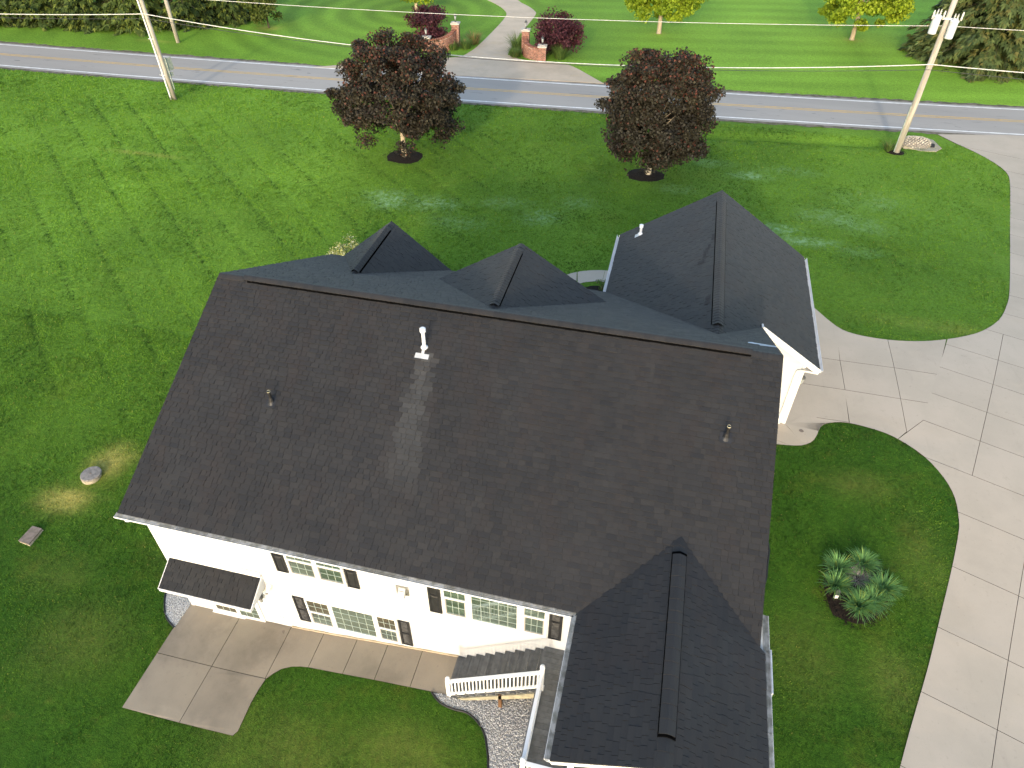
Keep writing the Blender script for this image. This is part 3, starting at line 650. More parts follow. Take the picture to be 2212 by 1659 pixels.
# ---- walls
mb = MB()
u0, u1, v1 = .36, L_-.36, 2*W_-.36
mb.box(u0, u1, WV+.02, v1, -.4, ZE+.1)
for u, s_ in ((u0, 0), (u1, 1)):
    mb.add([(u,WV+.02,ZE+.1),(u,v1,ZE+.1),(u,W_,ZR-.1)], [(0,1,2)])
mb.build('wall', M['siding'], house)
mb = MB(); mb.box(UA-WA+.35, UA+WA-.35, VB+.36, VA-.35, 1.2, ZE+.05); 
mb.add([(UA-WA+.35,VA-.35,ZE),(UA+WA-.35,VA-.35,ZE),(UA+WA-.35,VA-.35,ZE+.15),(UA,VA-.35,ZRA-.08),(UA-WA+.35,VA-.35,ZE+.15)], [(0,1,2,3,4)])
mb.add([(L_-.4,VB+.36,ZE),(UA+WA-.35,VB+.36,ZE),(UA+WA-.35,VB+.36,ZE+.15),(L_-.4,VB+.36,ZRA-SA*(L_-.4-UA)-.06)], [(3,2,1,0)]); mb.build('garage_wall', M['siding'], house)
for u, z, vf, w_, zl in ((2.8,6.8,13.62,2.35,4.88),(8.46,8.0,11.22,3.02,6.12)):
    mb = MB(); mb.box(u-w_+.9, u+w_-.9, vf-1.0, vf-.33, 3.6 if zl < 5 else zl-.4, zl+.15); mb.add([(u-w_+.3,vf-.32,zl),(u+w_-.3,vf-.32,zl),(u,vf-.32,z-.15)], [(2,1,0)]); mb.build('gable_wall', M['siding'], house)
# horizontal siding courses, rear wall and rear return of the garage
EXP = .102; k = 0; z = .03
while z < ZE-.12:
    mb = MB(); x0, x1 = (.44, UG-WG+.42); y = WV
    mb.add([(x0,y-.022,z),(x1,y-.022,z),(x1,y+.019,z),(x0,y+.019,z),(x0,y-.001,z+EXP),(x1,y-.001,z+EXP),(x1,y+.019,z+EXP),(x0,y+.019,z+EXP)],
           [(0,3,2,1),(0,1,5,4),(1,2,6,5),(2,3,7,6),(3,0,4,7),(4,5,6,7)], t=random.random()); mb.build('siding_board', M['siding'], house); z += EXP
z = 1.9; yg = VB+.355
while z < 6.6:
    x1 = min(UA+WA-.37, UA+(ZRA-.12-z-EXP)/SA); x0 = L_-.36
    if x1-x0 > .05:
        mb = MB(); mb.add([(x0,yg-.024,z),(x1,yg-.024,z),(x1,yg,z),(x0,yg,z),(x0,yg-.002,z+EXP),(x1,yg-.002,z+EXP),(x1,yg,z+EXP),(x0,yg,z+EXP)],
           [(0,3,2,1),(0,1,5,4),(1,2,6,5),(2,3,7,6),(3,0,4,7),(4,5,6,7)], t=random.random()); mb.build('siding_board', M['siding'], house)
    z += EXP
mb = MB(); mb.box(.345,.445,WV-.03,WV+.03,-.1,ZE-.1); mb.box(.345,.36,WV+.03,WV+.12,-.1,ZE-.1); mb.build('corner_trim', M['white'], house)
mb = MB(); mb.box(UA+WA-.44,UA+WA-.335,yg-.035,yg+.02,1.7,5.15); mb.box(UA+WA-.347,UA+WA-.333,yg+.02,yg+.1,1.7,5.1); mb.build('corner_trim', M['white'], house)
mb = MB()
pts = [(x, tz(x, .3, .075)) for x in np.linspace(3.84, 9.2, 12)]
vs = [(x, WV-.05, z) for x, z in pts]+[(x, WV-.05, z-.4) for x, z in pts]+[(x, WV, z+.004) for x, z in pts]; n = len(pts)
mb.add(vs, [(i+n, i+n+1, i+1, i) for i in range(n-1)]+[(i, i+1, 2*n+i+1, 2*n+i) for i in range(n-1)]+[(0, 2*n, n)]); mb.build('foundation_ledge', M['found'], house)
# soffits, fascia, rakes
mb = MB(); mb.box(.0,12.45,.0,WV+.01,ZE-.2,ZE-.17); mb.box(.0,12.45,.0,.02,ZE-.17,ZE-.03); mb.build('soffit', M['white'], house)
def rake(p, q, drop=.17, th=.025, name='rake_board'):
    mb = MB(); mb.bar(Vector(p)-Vector((0,0,drop/2+.03)), Vector(q)-Vector((0,0,drop/2+.03)), th, drop); mb.build(name, M['white'], house)
rake((.03,0,ZE),(.03,W_,ZR)); rake((.03,W_,ZR),(.03,2*W_,ZE)); rake((L_-.03,0,ZE),(L_-.03,W_,ZR)); rake((L_-.03,W_,ZR),(L_-.03,2*W_,ZE))
rake((UG-WG,-LG+.03,ZE),(UG,-LG+.03,ZRG),.2); rake((UG,-LG+.03,ZRG),(UG+WG,-LG+.03,ZE),.2)
rake((UA-WA,VA-.03,ZE),(UA,VA-.03,ZRA)); rake((UA,VA-.03,ZRA),(UA+WA,VA-.03,ZE))
pa = Vector((L_+.02, VB-.005, ZRA-SA*(L_+.02-UA))); pb = Vector((UA+WA+.02, VB-.005, ZE-.012))
mb = MB(); mb.bar(pa-Vector((0,0,.11)), pb-Vector((0,0,.11)), .03, .20); mb.build('rake_board', M['white'], house)
mb = MB(); a, b = pa-Vector((0,-.01,.19)), pb-Vector((0,-.01,.19)); mb.add([tuple(a),tuple(b),(b.x,VB+.36,b.z),(a.x,VB+.36,a.z)], [(0,1,2,3),(3,2,1,0)]); mb.build('soffit', M['white'], house)
# flashing where the garage rake dies into the main roof
mb = MB(); mb.box(L_-.03,L_+.03,VB-.22,VB-.02,6.0,6.52); mb.build('kick_flashing', M['gutterm'], house)

# ---- gutters
def gutter(name, p, q, side, guard=True):
    """p->q along the eave, side = outward horizontal unit vector"""
    p = Vector(p); q = Vector(q); s_ = Vector(side); mb = MB()
    prof = [(0,-.01),(0,-.13),(.07,-.13),(.105,-.075),(.125,-.06),(.125,-.005),(.115,-.005),(.112,-.055),(.065,-.118),(.012,-.118),(.012,-.01)]
    n = len(prof); vs = [tuple(P+s_*x+Vector((0,0,z))) for P in (p, q) for x, z in prof]
    mb.add(vs, [(i, (i+1) % n, n+(i+1) % n, n+i) for i in range(n)]+[tuple(range(n-1, -1, -1)), tuple(range(n, 2*n))]); g = mb.build(name, M['white'], house)
    if guard:
        d = (q-p); L = d.length; d.normalize(); k = 0.
        while k < L:
            e = min(k+.92, L); a = p+d*(k+.004); b = p+d*(e-.004); mb = MB()
            rows = [(-.02,.012),(.03,.002),(.033,.007),(.037,.0),(.07,-.004),(.073,.001),(.077,-.006),(.118,-.006)]
            m_ = len(rows); vs = [tuple(P+s_*x+Vector((0,0,z+.004))) for P in (a, b) for x, z in rows]
            mb.add(vs, [(i, i+1, m_+i+1, m_+i) for i in range(m_-1)], t=random.random()); mb.build('gutter_guard', M['guard'], g); k += .92
    return g
gutter('gutter', (-.04,0,ZE-.01), (12.40,0,ZE-.01), (0,-1,0))
gutter('gutter', (UG-WG,-.06,ZE-.01), (UG-WG,-LG+.02,ZE-.01), (-1,0,0))
gutter('gutter', (UG+WG-.005,1.0,ZE-.01), (UG+WG-.005,-LG,ZE-.01), (1,0,0))
gutter('gutter', (UA-WA,2*W_-.25,ZE-.01), (UA-WA,VA,ZE-.01), (-1,0,0), False)
gutter('gutter', (UA+WA,VB,ZE-.01), (UA+WA,VA,ZE-.01), (1,0,0), False)
mb = MB(); mb.box(L_-.01,UG+WG-.004,.0,1.0,ZE-.14,ZE-.012); mb.build('eave_return', M['gutterm'], house)
mb = MB(); mb.box(UG+WG+.12,UG+WG+.15,-.9,.12,ZE-.12,ZE+.03); mb.build('splash_guard', M['flash'], house)
mb = MB(); mb.tube([(UA-WA-.06,2*W_-.25,4.92),(UA-WA-.42,2*W_-.15,4.75)], .05, 8); mb.build('downspout', M['gutterm'], house)
mb = MB(); mb.bar((12.25,-.05,ZE-.06),(11.95,.10,ZE-.075),.09,.075); mb.build('gutter_corner', M['white'], house)
# downspout at the rear corner of the garage
mb = MB(); c = [(UA+WA+.0,VB-.03,4.86),(UA+WA-.35,VB+.18,4.72),(18.22,yg-.06,4.60),(18.20,yg-.06,4.45),(18.20,yg-.06,1.85)]
for a, b in zip(c, c[1:]): mb.bar(a, b, .085, .065, up=(0,-1,.01) if abs(a[2]-b[2]) > .3 else (0,0,1))
mb.build('downspout', M['white'], house)

# ---- windows
def bars(par, u0, u1, z0, z1, nc, nr, y, wd=.011):
    mb = MB()
    for i in range(1, nc): x = u0+(u1-u0)*i/nc; mb.box(x-wd/2, x+wd/2, y-.004, y+.002, z0, z1)
    for j in range(1, nr): z = z0+(z1-z0)*j/nr; mb.box(u0, u1, y-.005, y+.001, z-wd/2, z+wd/2)
    mb.build('muntins', M['muntin'], par)
def frame(mb, u0, u1, z0, z1, y0, y1, w_):
    mb.box(u0, u1, y0, y1, z0, z0+w_); mb.box(u0, u1, y0, y1, z1-w_, z1); mb.box(u0, u0+w_, y0, y1, z0+w_, z1-w_); mb.box(u1-w_, u1, y0, y1, z0+w_, z1-w_)
def pane(par, u0, u1, z0, z1, y, mat):
    mb = MB(); mb.box(u0, u1, y, y+.006, z0, z1); mb.build('pane', M[mat], par)
def window(u0, u1, z0, z1, kind, mr=None, grid=(3, 2), g='glass'):
    mb = MB(); frame(mb, u0-.035, u1+.035, z0-.05, z1+.05, WV-.048, WV-.0, .06); mb.box(u0-.05, u1+.05, WV-.06, WV-.015, z0-.065, z0-.03)
    w_ = mb.build('window', M['white'], house)
    a, b = u0+.025, u1-.025
    if kind == 'fixed':
        pane(w_, a, b, z0+.01, z1-.01, WV-.026, g); bars(w_, a, b, z0+.01, z1-.01, grid[0], grid[1], WV-.028)
    else:
        mr = mr or (z0+z1)/2
        mb = MB(); mb.box(a, b, WV-.046, WV-.02, mr-.025, mr+.03); mb.build('meeting_rail', M['white'], w_)
        pane(w_, a, b, mr+.03, z1-.01, WV-.027, g); bars(w_, a, b, mr+.03, z1-.01, grid[0], grid[1], WV-.029)
        mb = MB(); frame(mb, a, b, z0+.01, mr-.025, WV-.042, WV-.016, .035); mb.build('screen_frame', M['sash'], w_)
        pane(w_, a+.035, b-.035, z0+.045, mr-.06, WV-.022, 'screen' if g == 'glass_dark' else 'glass'); bars(w_, a+.035, b-.035, z0+.045, mr-.06, grid[0], grid[1], WV-.024, .01)
    return w_
window(4.66,5.36,.77,2.03,'dh',1.40,(3,2),'glass_dark'); window(5.44,6.73,.77,2.03,'fixed',None,(5,4),'glass'); window(6.82,7.40,.77,2.03,'dh',1.40,(3,2),'glass_dark')
window(4.52,5.30,3.35,4.60,'dh',4.0); window(5.38,6.13,3.35,4.60,'dh',4.0)
window(8.93,9.55,3.03,4.55,'dh',3.83); window(9.67,10.92,3.03,4.55,'fixed',None,(5,6)); window(11.06,11.64,3.03,4.55,'dh',3.80)
def shutter(u0, z0, z1, split, w_=.345, chalk=0):
    mb = MB(); y = WV-.015; mb.box(u0, u0+w_, y-.018, y, z0, z1); f = .055
    mb.box(u0, u0+f, y-.034, y-.018, z0, z1); mb.box(u0+w_-f, u0+w_, y-.034, y-.018, z0, z1)
    zs = [z0, z0+(z1-z0)*split, z1]
    for z in zs: mb.box(u0+f, u0+w_-f, y-.033, y-.018, max(z-f*.6, z0), min(z+f*.6, z1))
    s_ = mb.build('shutter', M['shutter'], house)
    for a, b in zip(zs, zs[1:]):
        p = MB(); x0, x1, c, d_ = u0+f+.022, u0+w_-f-.022, a+f*.6+.022, b-f*.6-.022
        p.add([(x0,y-.018,c),(x1,y-.018,c),(x1,y-.018,d_),(x0,y-.018,d_),(x0+.025,y-.03,c+.025),(x1-.025,y-.03,c+.025),(x1-.025,y-.03,d_-.025),(x0+.025,y-.03,d_-.025)],
              [(4,5,6,7),(0,1,5,4),(1,2,6,5),(2,3,7,6),(3,0,4,7)]); p.build('panel', M['chalk' if chalk else 'shutter'], s_)
shutter(4.255,.76,2.08,.48,chalk=1); shutter(7.475,.76,2.08,.48,chalk=1)
shutter(4.10,3.31,4.62,.58); shutter(6.20,3.30,4.62,.58)
shutter(8.51,2.98,4.58,.52); shutter(11.73,2.96,4.58,.52,chalk=1)
# sliding door under the awning
mb = MB(); frame(mb, 1.15, 2.94, .03, 2.12, WV-.06, WV-.0, .075); mb.box(1.12,2.97,WV-.10,WV-.01,.005,.05); dr_ = mb.build('sliding_door', M['white'], house)
for a, b, g_, yy in ((1.23,2.06,'glass_dark',WV-.022),(2.06,2.86,'glass',WV-.040)):
    mb = MB(); frame(mb, a, b, .11, 2.04, yy-.012, yy+.012, .07); mb.build('door_panel', M['white'], dr_)
    pane(dr_, a+.07, b-.07, .18, 1.97, yy-.002, g_); bars(dr_, a+.07, b-.07, .18, 1.97, 3, 7, yy-.004)
# wall fittings
mb = MB(); frame(mb, 7.62,7.97,3.50,3.90, WV-.04,WV-.012,.035); mb.box(7.64,7.95,WV-.025,WV-.013,3.52,3.88); vt = mb.build('hood_vent', M['guard'], house)
mb = MB(); mb.add([(7.70,WV-.03,3.82),(7.89,WV-.03,3.82),(7.89,WV-.19,3.66),(7.70,WV-.19,3.66),(7.70,WV-.03,3.60),(7.89,WV-.03,3.60),(7.89,WV-.17,3.54),(7.70,WV-.17,3.54)],
                  [(0,3,2,1),(3,7,6,2),(0,4,7,3),(1,2,6,5)]); mb.build('hood', M['gutterm'], vt)
mb = MB(); mb.box(7.715,7.875,WV-.10,WV-.09,3.70,3.76); mb.build('opening', M['blackpipe'], vt)
mb = MB(); mb.tube([(3.63,WV-.015,2.40),(3.63,WV-.04,2.40),(3.62,WV-.10,2.36),(3.61,WV-.20,2.26)], [.085,.085,.075,.035], 16); fl = mb.build('floodlight', M['white'], house, smooth=False)
MB().tube([(3.61,WV-.20,2.26),(3.608,WV-.235,2.225)], .03, 12).build('bulb', M['lamp'], fl)
mb = MB(); mb.box(3.20,3.34,WV-.035,WV-.01,1.62,1.86); wl = mb.build('wall_lantern', M['white'], house)
mb = MB(); mb.lathe((3.24,WV-.15,1.58), [(.0,0),(.03,.01),(.05,.04),(.075,.20)], 6); mb.build('lantern_glass', M['lampglass'], wl)
mb = MB(); mb.lathe((3.24,WV-.15,1.78), [(.10,0),(.085,.03),(.03,.07),(.012,.10)], 8); MB().lathe((3.24,WV-.15,1.54), [(.0,0),(.035,.02),(.05,.045)], 6).build('lantern_base', M['lamp'], wl); mb.tube([(3.26,WV-.03,1.80),(3.25,WV-.10,1.86),(3.24,WV-.15,1.85)], .012, 6); mb.build('lantern_cap', M['lamp'], wl)
mb = MB(); mb.box(3.48,3.66,WV-.045,WV-.012,.54,.63); ou = mb.build('outlet_cover', M['white'], house); MB().box(3.52,3.62,WV-.05,WV-.044,.56,.61).build('outlet', M['flash'], ou)
mb = MB(); mb.lathe((6.78,.16,ZE-.36), [(.0,0),(.05,.01),(.07,.05),(.075,.17)], 14); mb.build('soffit_light', M['white'], house)
mb = MB(); mb.lathe((.16,.06,ZE-.36), [(.0,0),(.06,.01),(.09,.06),(.09,.17)], 14); mb.build('soffit_light', M['white'], house)
# garage lantern
mb = MB(); cx, cy, cz = UA+WA-.2, VB+.75, 3.85
mb.box(UA+WA-.345,UA+WA-.33,cy-.06,cy+.06,cz-.12,cz+.18); mb.tube([(UA+WA-.33,cy,cz+.1),(cx,cy,cz+.26),(cx,cy,cz+.22)], .015, 6); mb.lathe((cx,cy,cz+.1), [(.11,0),(.09,.05),(.02,.12)], 8); gl = mb.build('garage_lantern', M['lamp'], house)
mb = MB(); mb.lathe((cx,cy,cz-.14), [(.02,-.04),(.06,0),(.085,.24)], 8); mb.build('lantern_glass', M['lampglass'], gl)

# ---- things on the roof
def rz(u, v): return ZE+SL*v
def white_vent(u, v, z, h, name, tilt=(0, 0)):
    P = Vector((u, v, z)); mb = MB(); mb.tube([P, P+Vector((0,0,h))], .052, 14); o = mb.build(name, M['pvc'], house)
    MB().lathe(P+Vector((0,0,h-.09)), [(.06,0),(.085,.01),(.085,.05),(.075,.055),(.075,.075),(.085,.08),(.085,.115),(.06,.13)], 16).build('vent_cap', M['pvc'], o)
    MB().lathe(P+Vector((0,0,.02)), [(.105,0),(.10,.03),(.06,.07)], 16).build('storm_collar', M['pvc'], o); return o
wv_ = white_vent(6.97, 5.5, rz(6.97, 5.5), .66, 'vent_pipe')
mb = MB(); mb.lathe((6.97,5.5,rz(0,5.5)-.12), [(.09,0),(.075,.2)], 14); mb.build('pipe_boot', M['flash'], wv_)
mb = MB(); p0, p1 = 5.18, 5.32; mb.add([(6.77,p0,rz(0,p0)+.03),(7.17,p0,rz(0,p0)+.03),(7.17,p1,rz(0,p1)+.03),(6.77,p1,rz(0,p1)+.03)], [(0,1,2,3)]); 
mb.add([(6.93,p1,rz(0,p1)+.031),(7.01,p1,rz(0,p1)+.031),(7.02,5.5,rz(0,5.5)+.03),(6.92,5.5,rz(0,5.5)+.03)], [(0,1,2,3)]); mb.build('flashing_plate', M['flash'], wv_)
def black_vent(u, v):
    z = rz(u, v); mb = MB(); mb.tube([(u,v,z-.05),(u,v,z+.40)], .04, 12, cap=False); o = mb.build('vent_pipe', M['blackpipe'], house)
    MB().tube([(u,v,z+.385),(u,v,z+.408)], .047, 14, cap=False).build('pipe_rim', M['pipeend'], o)
    mb = MB(); mb.tube([(u,v,z+.398),(u,v,z+.40)], .03, 12); mb.build('pipe_hole', M['blackpipe'], o)
    mb = MB(); mb.lathe((u,v,z-.03), [(.13,0),(.08,.07),(.05,.2)], 12); q0, q1 = v-.16, v+.1
    mb.add([(u-.15,q0,rz(u,q0)+.028),(u+.15,q0,rz(u,q0)+.028),(u+.15,q1,rz(u,q1)+.028),(u-.15,q1,rz(u,q1)+.028)], [(0,1,2,3)]); mb.build('pipe_boot', M['shutter'], o)
black_vent(3.12, 3.4); black_vent(15.36, 4.47)
zg_ = ZRA-SA*(UA-12.14); gv = white_vent(12.14, 17.12, zg_, .42, 'vent_pipe')
mb = MB(); mb.add([(11.93,17.0,ZRA-SA*(UA-11.93)+.03),(12.2,17.0,ZRA-SA*(UA-12.2)+.03),(12.2,17.25,ZRA-SA*(UA-12.2)+.03),(11.93,17.25,ZRA-SA*(UA-11.93)+.03)], [(0,1,2,3)]); mb.build('flashing_plate', M['flash'], gv)
# sealant patch near the right end of the front slope
zf_ = lambda v: ZR-SL*(v-W_)
mb = MB(); tp = [(15.8,7.72),(16.1,7.68),(16.12,7.60),(16.58,7.66),(16.58,7.80),(16.2,7.84),(16.0,7.86),(15.95,7.90),(15.82,7.83)]
mb.add([(x,y,zf_(y)+.026) for x, y in tp], [tuple(range(len(tp)))]); mb.build('sealant_patch', M['tape'], main)
# replaced dark shingles on the garage slope
for x, y, a, b in ((14.78,14.42,.05,.22),(14.66,13.9,.06,.08),(14.62,13.72,.06,.08),(14.58,13.5,.07,.14),(14.55,13.3,.07,.12),(14.45,12.95,.1,.10),(14.72,10.55,.07,.1),(14.7,10.3,.07,.1)):
    z_ = lambda x_: ZRA-SA*(UA-x_)+.026
    MB().add([(x-a,y-b,z_(x-a)),(x+a,y-b,z_(x+a)),(x+a,y+b,z_(x+a)),(x-a,y+b,z_(x-a))], [(0,1,2,3)], t=0.).build('replaced_shingle', M['under'], gar)

# ================================================================== DECK AND STAIRS
DZ = 2.485
deckE = empty('deck', (12.2, -1.5, 1.0), 'grey board deck with white railing and stairs behind the house', 'deck')
y = WV-.03; k = 0
while y-.14 > -3.05:
    mb = MB(); mb.box(11.68, 16.45, y-.139, y-.002, DZ-.03, DZ, t=random.random()); mb.build('deck_board', M['composite'], deckE); y -= .1405
mb = MB(); mb.box(11.66,11.685,-3.04,WV-.03,DZ-.26,DZ-.033); mb.box(11.68,16.45,-3.06,-3.042,DZ-.26,DZ-.033); mb.build('rim_board', M['composite'], deckE)
for i in range(9):
    z = .80+.1878*i; x = 9.18+.281*i
    for j in range(2):
        mb = MB(); mb.box(x+.148*j, x+.148*j+.144, -.86, WV-.03, z-.03, z, t=random.random()); mb.build('tread_board', M['composite'], deckE)
    mb = MB(); mb.box(x+.02, x+.035, -.84, WV-.04, z-.188+.001, z-.031, t=.2); mb.build('riser', M['composite'], deckE)
mb = MB(); mb.box(11.71,11.725,-.84,WV-.04,2.30,DZ-.031); mb.build('riser', M['composite'], deckE)
for yy in (-.84, -.25):
    mb = MB(); mb.add([(9.24,yy-.02,.50),(9.24,yy-.02,.60),(11.66,yy-.02,2.21),(11.66,yy-.02,1.95),(9.24,yy+.02,.50),(9.24,yy+.02,.60),(11.66,yy+.02,2.21),(11.66,yy+.02,1.95)],
                      [(0,3,2,1),(4,5,6,7),(0,1,5,4),(1,2,6,5),(2,3,7,6),(3,0,4,7)]); mb.build('stringer', M['stringer'], deckE)
mb = MB(); mb.box(10.68,10.77,-.86,-.77,tz(10.7,-.8,-.1),1.62); mb.build('support_post', M['cedar'], deckE)
for x, y in ((11.75,-2.95),(14,-2.95),(16.35,-2.95),(11.75,-.9)):
    MB().box(x-.06,x+.06,y-.06,y+.06,tz(x,y,-.1),DZ-.26).build('support_post', M['cedar'], deckE)
def newel(x, y, z0, z1):
    mb = MB(); mb.box(x-.055,x+.055,y-.055,y+.055,z0,z1); p = mb.build('newel_post', M['rail'], deckE)
    MB().lathe((x,y,z1), [(.066,0),(.066,.025),(.05,.03),(.06,.06),(.062,.085),(.045,.12),(.0,.135)], 14).build('post_cap', M['rail'], p)
    MB().box(x-.07,x+.07,y-.07,y+.07,z0,z0+.05).build('post_skirt', M['rail'], p)
newel(9.27,-.80,.66,1.66); newel(11.80,-.80,DZ,DZ+1.06); newel(11.80,-2.97,DZ,DZ+1.06); newel(16.40,-2.97,DZ,DZ+1.06)
def railing(a, b, hb, ht, n):
    a = Vector(a); b = Vector(b); U = Vector((0,0,1))
    mb = MB(); mb.bar(a+U*ht, b+U*ht, .085, .05); mb.bar(a+U*(ht-.04), b+U*(ht-.04), .05, .04); mb.build('top_rail', M['rail'], deckE)
    mb = MB(); mb.bar(a+U*hb, b+U*hb, .055, .07); mb.build('bottom_rail', M['rail'], deckE)
    for i in range(n):
        p = a.lerp(b, (i+.5)/n); mb = MB(); mb.box(p.x-.018,p.x+.018,p.y-.018,p.y+.018,p.z+hb+.02,p.z+ht-.04); mb.build('baluster', M['rail'], deckE)
railing((9.32,-.80,.70),(11.75,-.80,2.39),.16,.90,24)
railing((11.80,-.86,DZ),(11.80,-2.91,DZ),.10,.95,18)
railing((11.86,-2.97,DZ),(16.34,-2.97,DZ),.10,.95,40)
# porch posts under the rear gable
for x in (12.85, 14.57, 16.30):
    MB().box(x-.07,x+.07,-2.86,-2.72,DZ,ZE-.12).build('porch_post', M['white'], house)
mb = MB(); mb.box(12.75,16.42,-2.88,-2.70,ZE-.24,ZE-.03); mb.build('porch_beam', M['white'], house)
mb = MB(); mb.add([(UG-WG+.3,-2.9,ZE-.03),(UG+WG-.3,-2.9,ZE-.03),(UG,-2.9,ZRG-.12)], [(0,1,2)]); mb.box(12.75,16.42,-2.72,WV,ZE-.06,ZE-.03); mb.build('porch_gable', M['siding'], house)

# ================================================================== PLANTS
def unit(a): return a/np.maximum(np.linalg.norm(a, axis=1, keepdims=True), 1e-9)
def leaves(name, C, out, size, mat, parent, tint, wash=None, ar=.75, droop=.3, flat=.5, fold=.15, **k):
    """diamond leaves: centres C, outward directions, sizes"""
    n = len(C); nrm = unit(out*flat+rng.normal(0, .6, (n, 3))+np.array([0, 0, .35])); d = unit(np.cross(nrm, rng.normal(0, 1, (n, 3)))); d = unit(d+np.array([0, 0, -droop])); sd = unit(np.cross(d, nrm)); up = np.cross(sd, d)
    s = np.asarray(size).reshape(-1, 1)*np.ones((n, 1))
    V = np.stack([C-d*s*.5, C+sd*s*ar*.5+up*s*fold, C+d*s*.5, C-sd*s*ar*.5+up*s*fold], 1).reshape(-1, 3)
    return npmesh(name, V, np.arange(4*n).reshape(n, 4), mat, tint=tint, wash=wash, parent=parent, kind='stuff', **k)
def tree_wood(par, base, h, r, tips, mat, fork=.35):
    mb = MB(); b = Vector(base); top = b+Vector((random.uniform(-.1, .1), random.uniform(-.1, .1), h))
    mb.tube([b-Vector((0,0,.1)), b+Vector((0,0,.12)), b.lerp(top, .3), b.lerp(top, .65), top], [r*1.35, r*1.05, r*.9, r*.7, r*.25], 10); tr = mb.build('trunk', mat, par, smooth=True)
    mb = MB()
    for t in tips:
        t = Vector(t); k = random.uniform(fork, .92); a = b.lerp(top, k); c = a.lerp(t, .5)+Vector((0, 0, .12*(t-a).length)); rr_ = r*.45*(1.1-k)
        mb.tube([a, a.lerp(c, .5), c, t], [rr_, rr_*.8, rr_*.55, rr_*.15], 5, cap=False)
    mb.build('limb', mat, tr, smooth=True)
def crown_clumps(c, rx, ry, rz, k, seed, low=-.75, hollow=.5):
    r_ = np.random.default_rng(seed); P = []
    while len(P) < k:
        q = r_.uniform(-1, 1, 3); l = np.linalg.norm(q)
        if l > 1 or l < hollow or q[2] < low: continue
        P.append(q)
    P = np.array(P); P[:, :2] *= (np.clip(1-P[:, 2]**2, .12, 1)**-.13)[:, None]; return P*np.array([rx, ry, rz])+np.array(c), P
def maple(base, h, rx, rz, label, seed, nclump, gap=None, group='red maples on the front lawn', clear=(1.9, 1.15)):
    t = empty('maple_tree', base, label, 'tree', group); b = Vector(base); cz = base[2]+h-rz
    C, Q = crown_clumps((base[0], base[1], cz), rx*.92, rx*.92, rz*.95, nclump, seed, -.97, .45)
    r_ = np.random.default_rng(seed+1); mul = 1+.06*np.sin(3*np.arctan2(Q[:, 1], Q[:, 0])+seed)+r_.uniform(-.08, .08, len(C)); C[:, :2] = np.array(base[:2])+(C[:, :2]-np.array(base[:2]))*mul[:, None]
    if gap is not None: C = C[[not gap(p) for p in C]]
    n = 250; ci = np.repeat(np.arange(len(C)), n); rad = r_.uniform(.38, .72, len(C))
    off = unit(r_.normal(0, 1, (len(ci), 3)))*(r_.random((len(ci), 1))**.5)*rad[ci][:, None]*np.array([1.1, 1.1, .75]); P = C[ci]+off
    P = P[(P[:, 2] > base[2]+.5) & ~((np.hypot(P[:, 0]-base[0], P[:, 1]-base[1]) < clear[0]) & (P[:, 2] < base[2]+clear[1]))]; ci = ci[:len(P)]
    out = unit(P-np.array([base[0], base[1], cz-.4])); tn = np.clip(r_.normal(.42, .22, len(P))+r_.normal(0, .16, len(C))[ci][:len(P)], 0, 1)
    hh = np.clip((P[:, 2]-cz)/rz, -1, 1); red = (r_.random(len(P)) < .03+.01+.36*np.clip(hh-.25, 0, 1)+.04*(r_.random(len(C)) > .8)[ci][:len(P)]).astype(float)*r_.uniform(.3, 1, len(P))
    leaves('crown', P, out, r_.uniform(.10, .18, len(P)), M['maple'], t, tn, red, ar=.9, droop=.45)
    tree_wood(t, base, h*.62, .17, C[r_.choice(len(C), 30, replace=False)]*1.0, M['bark'], .28)
z1, z2 = tz(*MAP1), tz(*MAP2)
def gap1(p): return (abs(p[0]-(MAP1[0]-.25)) < .5 and p[1] < MAP1[1]-.2 and 1.9 < p[2]-z1 < 4.0) or (abs(p[0]-MAP1[0]) < 1.0 and p[2]-z1 < 1.9)
maple((*MAP1, z1), 7.1, 4.0, 3.4, 'broad dark red maple with bare inner branches, left of the two on the lawn', 5, 260, gap1, clear=(3.0, 1.6))
maple((*MAP2, z2), 7.4, 3.3, 3.5, 'dense egg-shaped dark red maple, right of the two on the lawn', 9, 240)
def leafy(name, base, h, rx, rz, mat, label, cat, seed, nc, npc, size, trunk_r, wood, bark, low=-.95, group=None, clump=(.4, .8), cz=None):
    t = empty(name, base, label, cat, group); cz = base[2]+h-rz if cz is None else cz
    C, Q = crown_clumps((base[0], base[1], cz), rx*.9, rx*.9, rz*.92, nc, seed, low, .4); r_ = np.random.default_rng(seed+1)
    ci = np.repeat(np.arange(len(C)), npc); rad = r_.uniform(*clump, len(C)); P = C[ci]+unit(r_.normal(0, 1, (len(ci), 3)))*(r_.random((len(ci), 1))**.5)*rad[ci][:, None]*np.array([1.1, 1.1, .75])
    ok = P[:, 2] > base[2]+.1; P = P[ok]; ci = ci[ok]; out = unit(P-np.array([base[0], base[1], cz-.3]))
    leaves('crown', P, out, r_.uniform(size*.7, size*1.3, len(P)), mat, t, np.clip(r_.normal(.5, .24, len(P))+r_.normal(0, .15, len(C))[ci], 0, 1), (r_.random(len(P)) < .15).astype(float), droop=.25)
    tree_wood(t, base, (cz-base[2])+rz*.3, trunk_r, C[r_.choice(len(C), wood, replace=False)], bark, .4); return t
G_y = 'young yellow-green trees beyond the road'
leafy('shade_tree', (-13.97,62.93,1.5), 7.6, 3.4, 3.5, M['yellowleaf'], 'yellow-green tree by the left gate shrub beyond the road', 'tree', 31, 150, 150, .26, .16, 14, M['bark'], group=G_y)
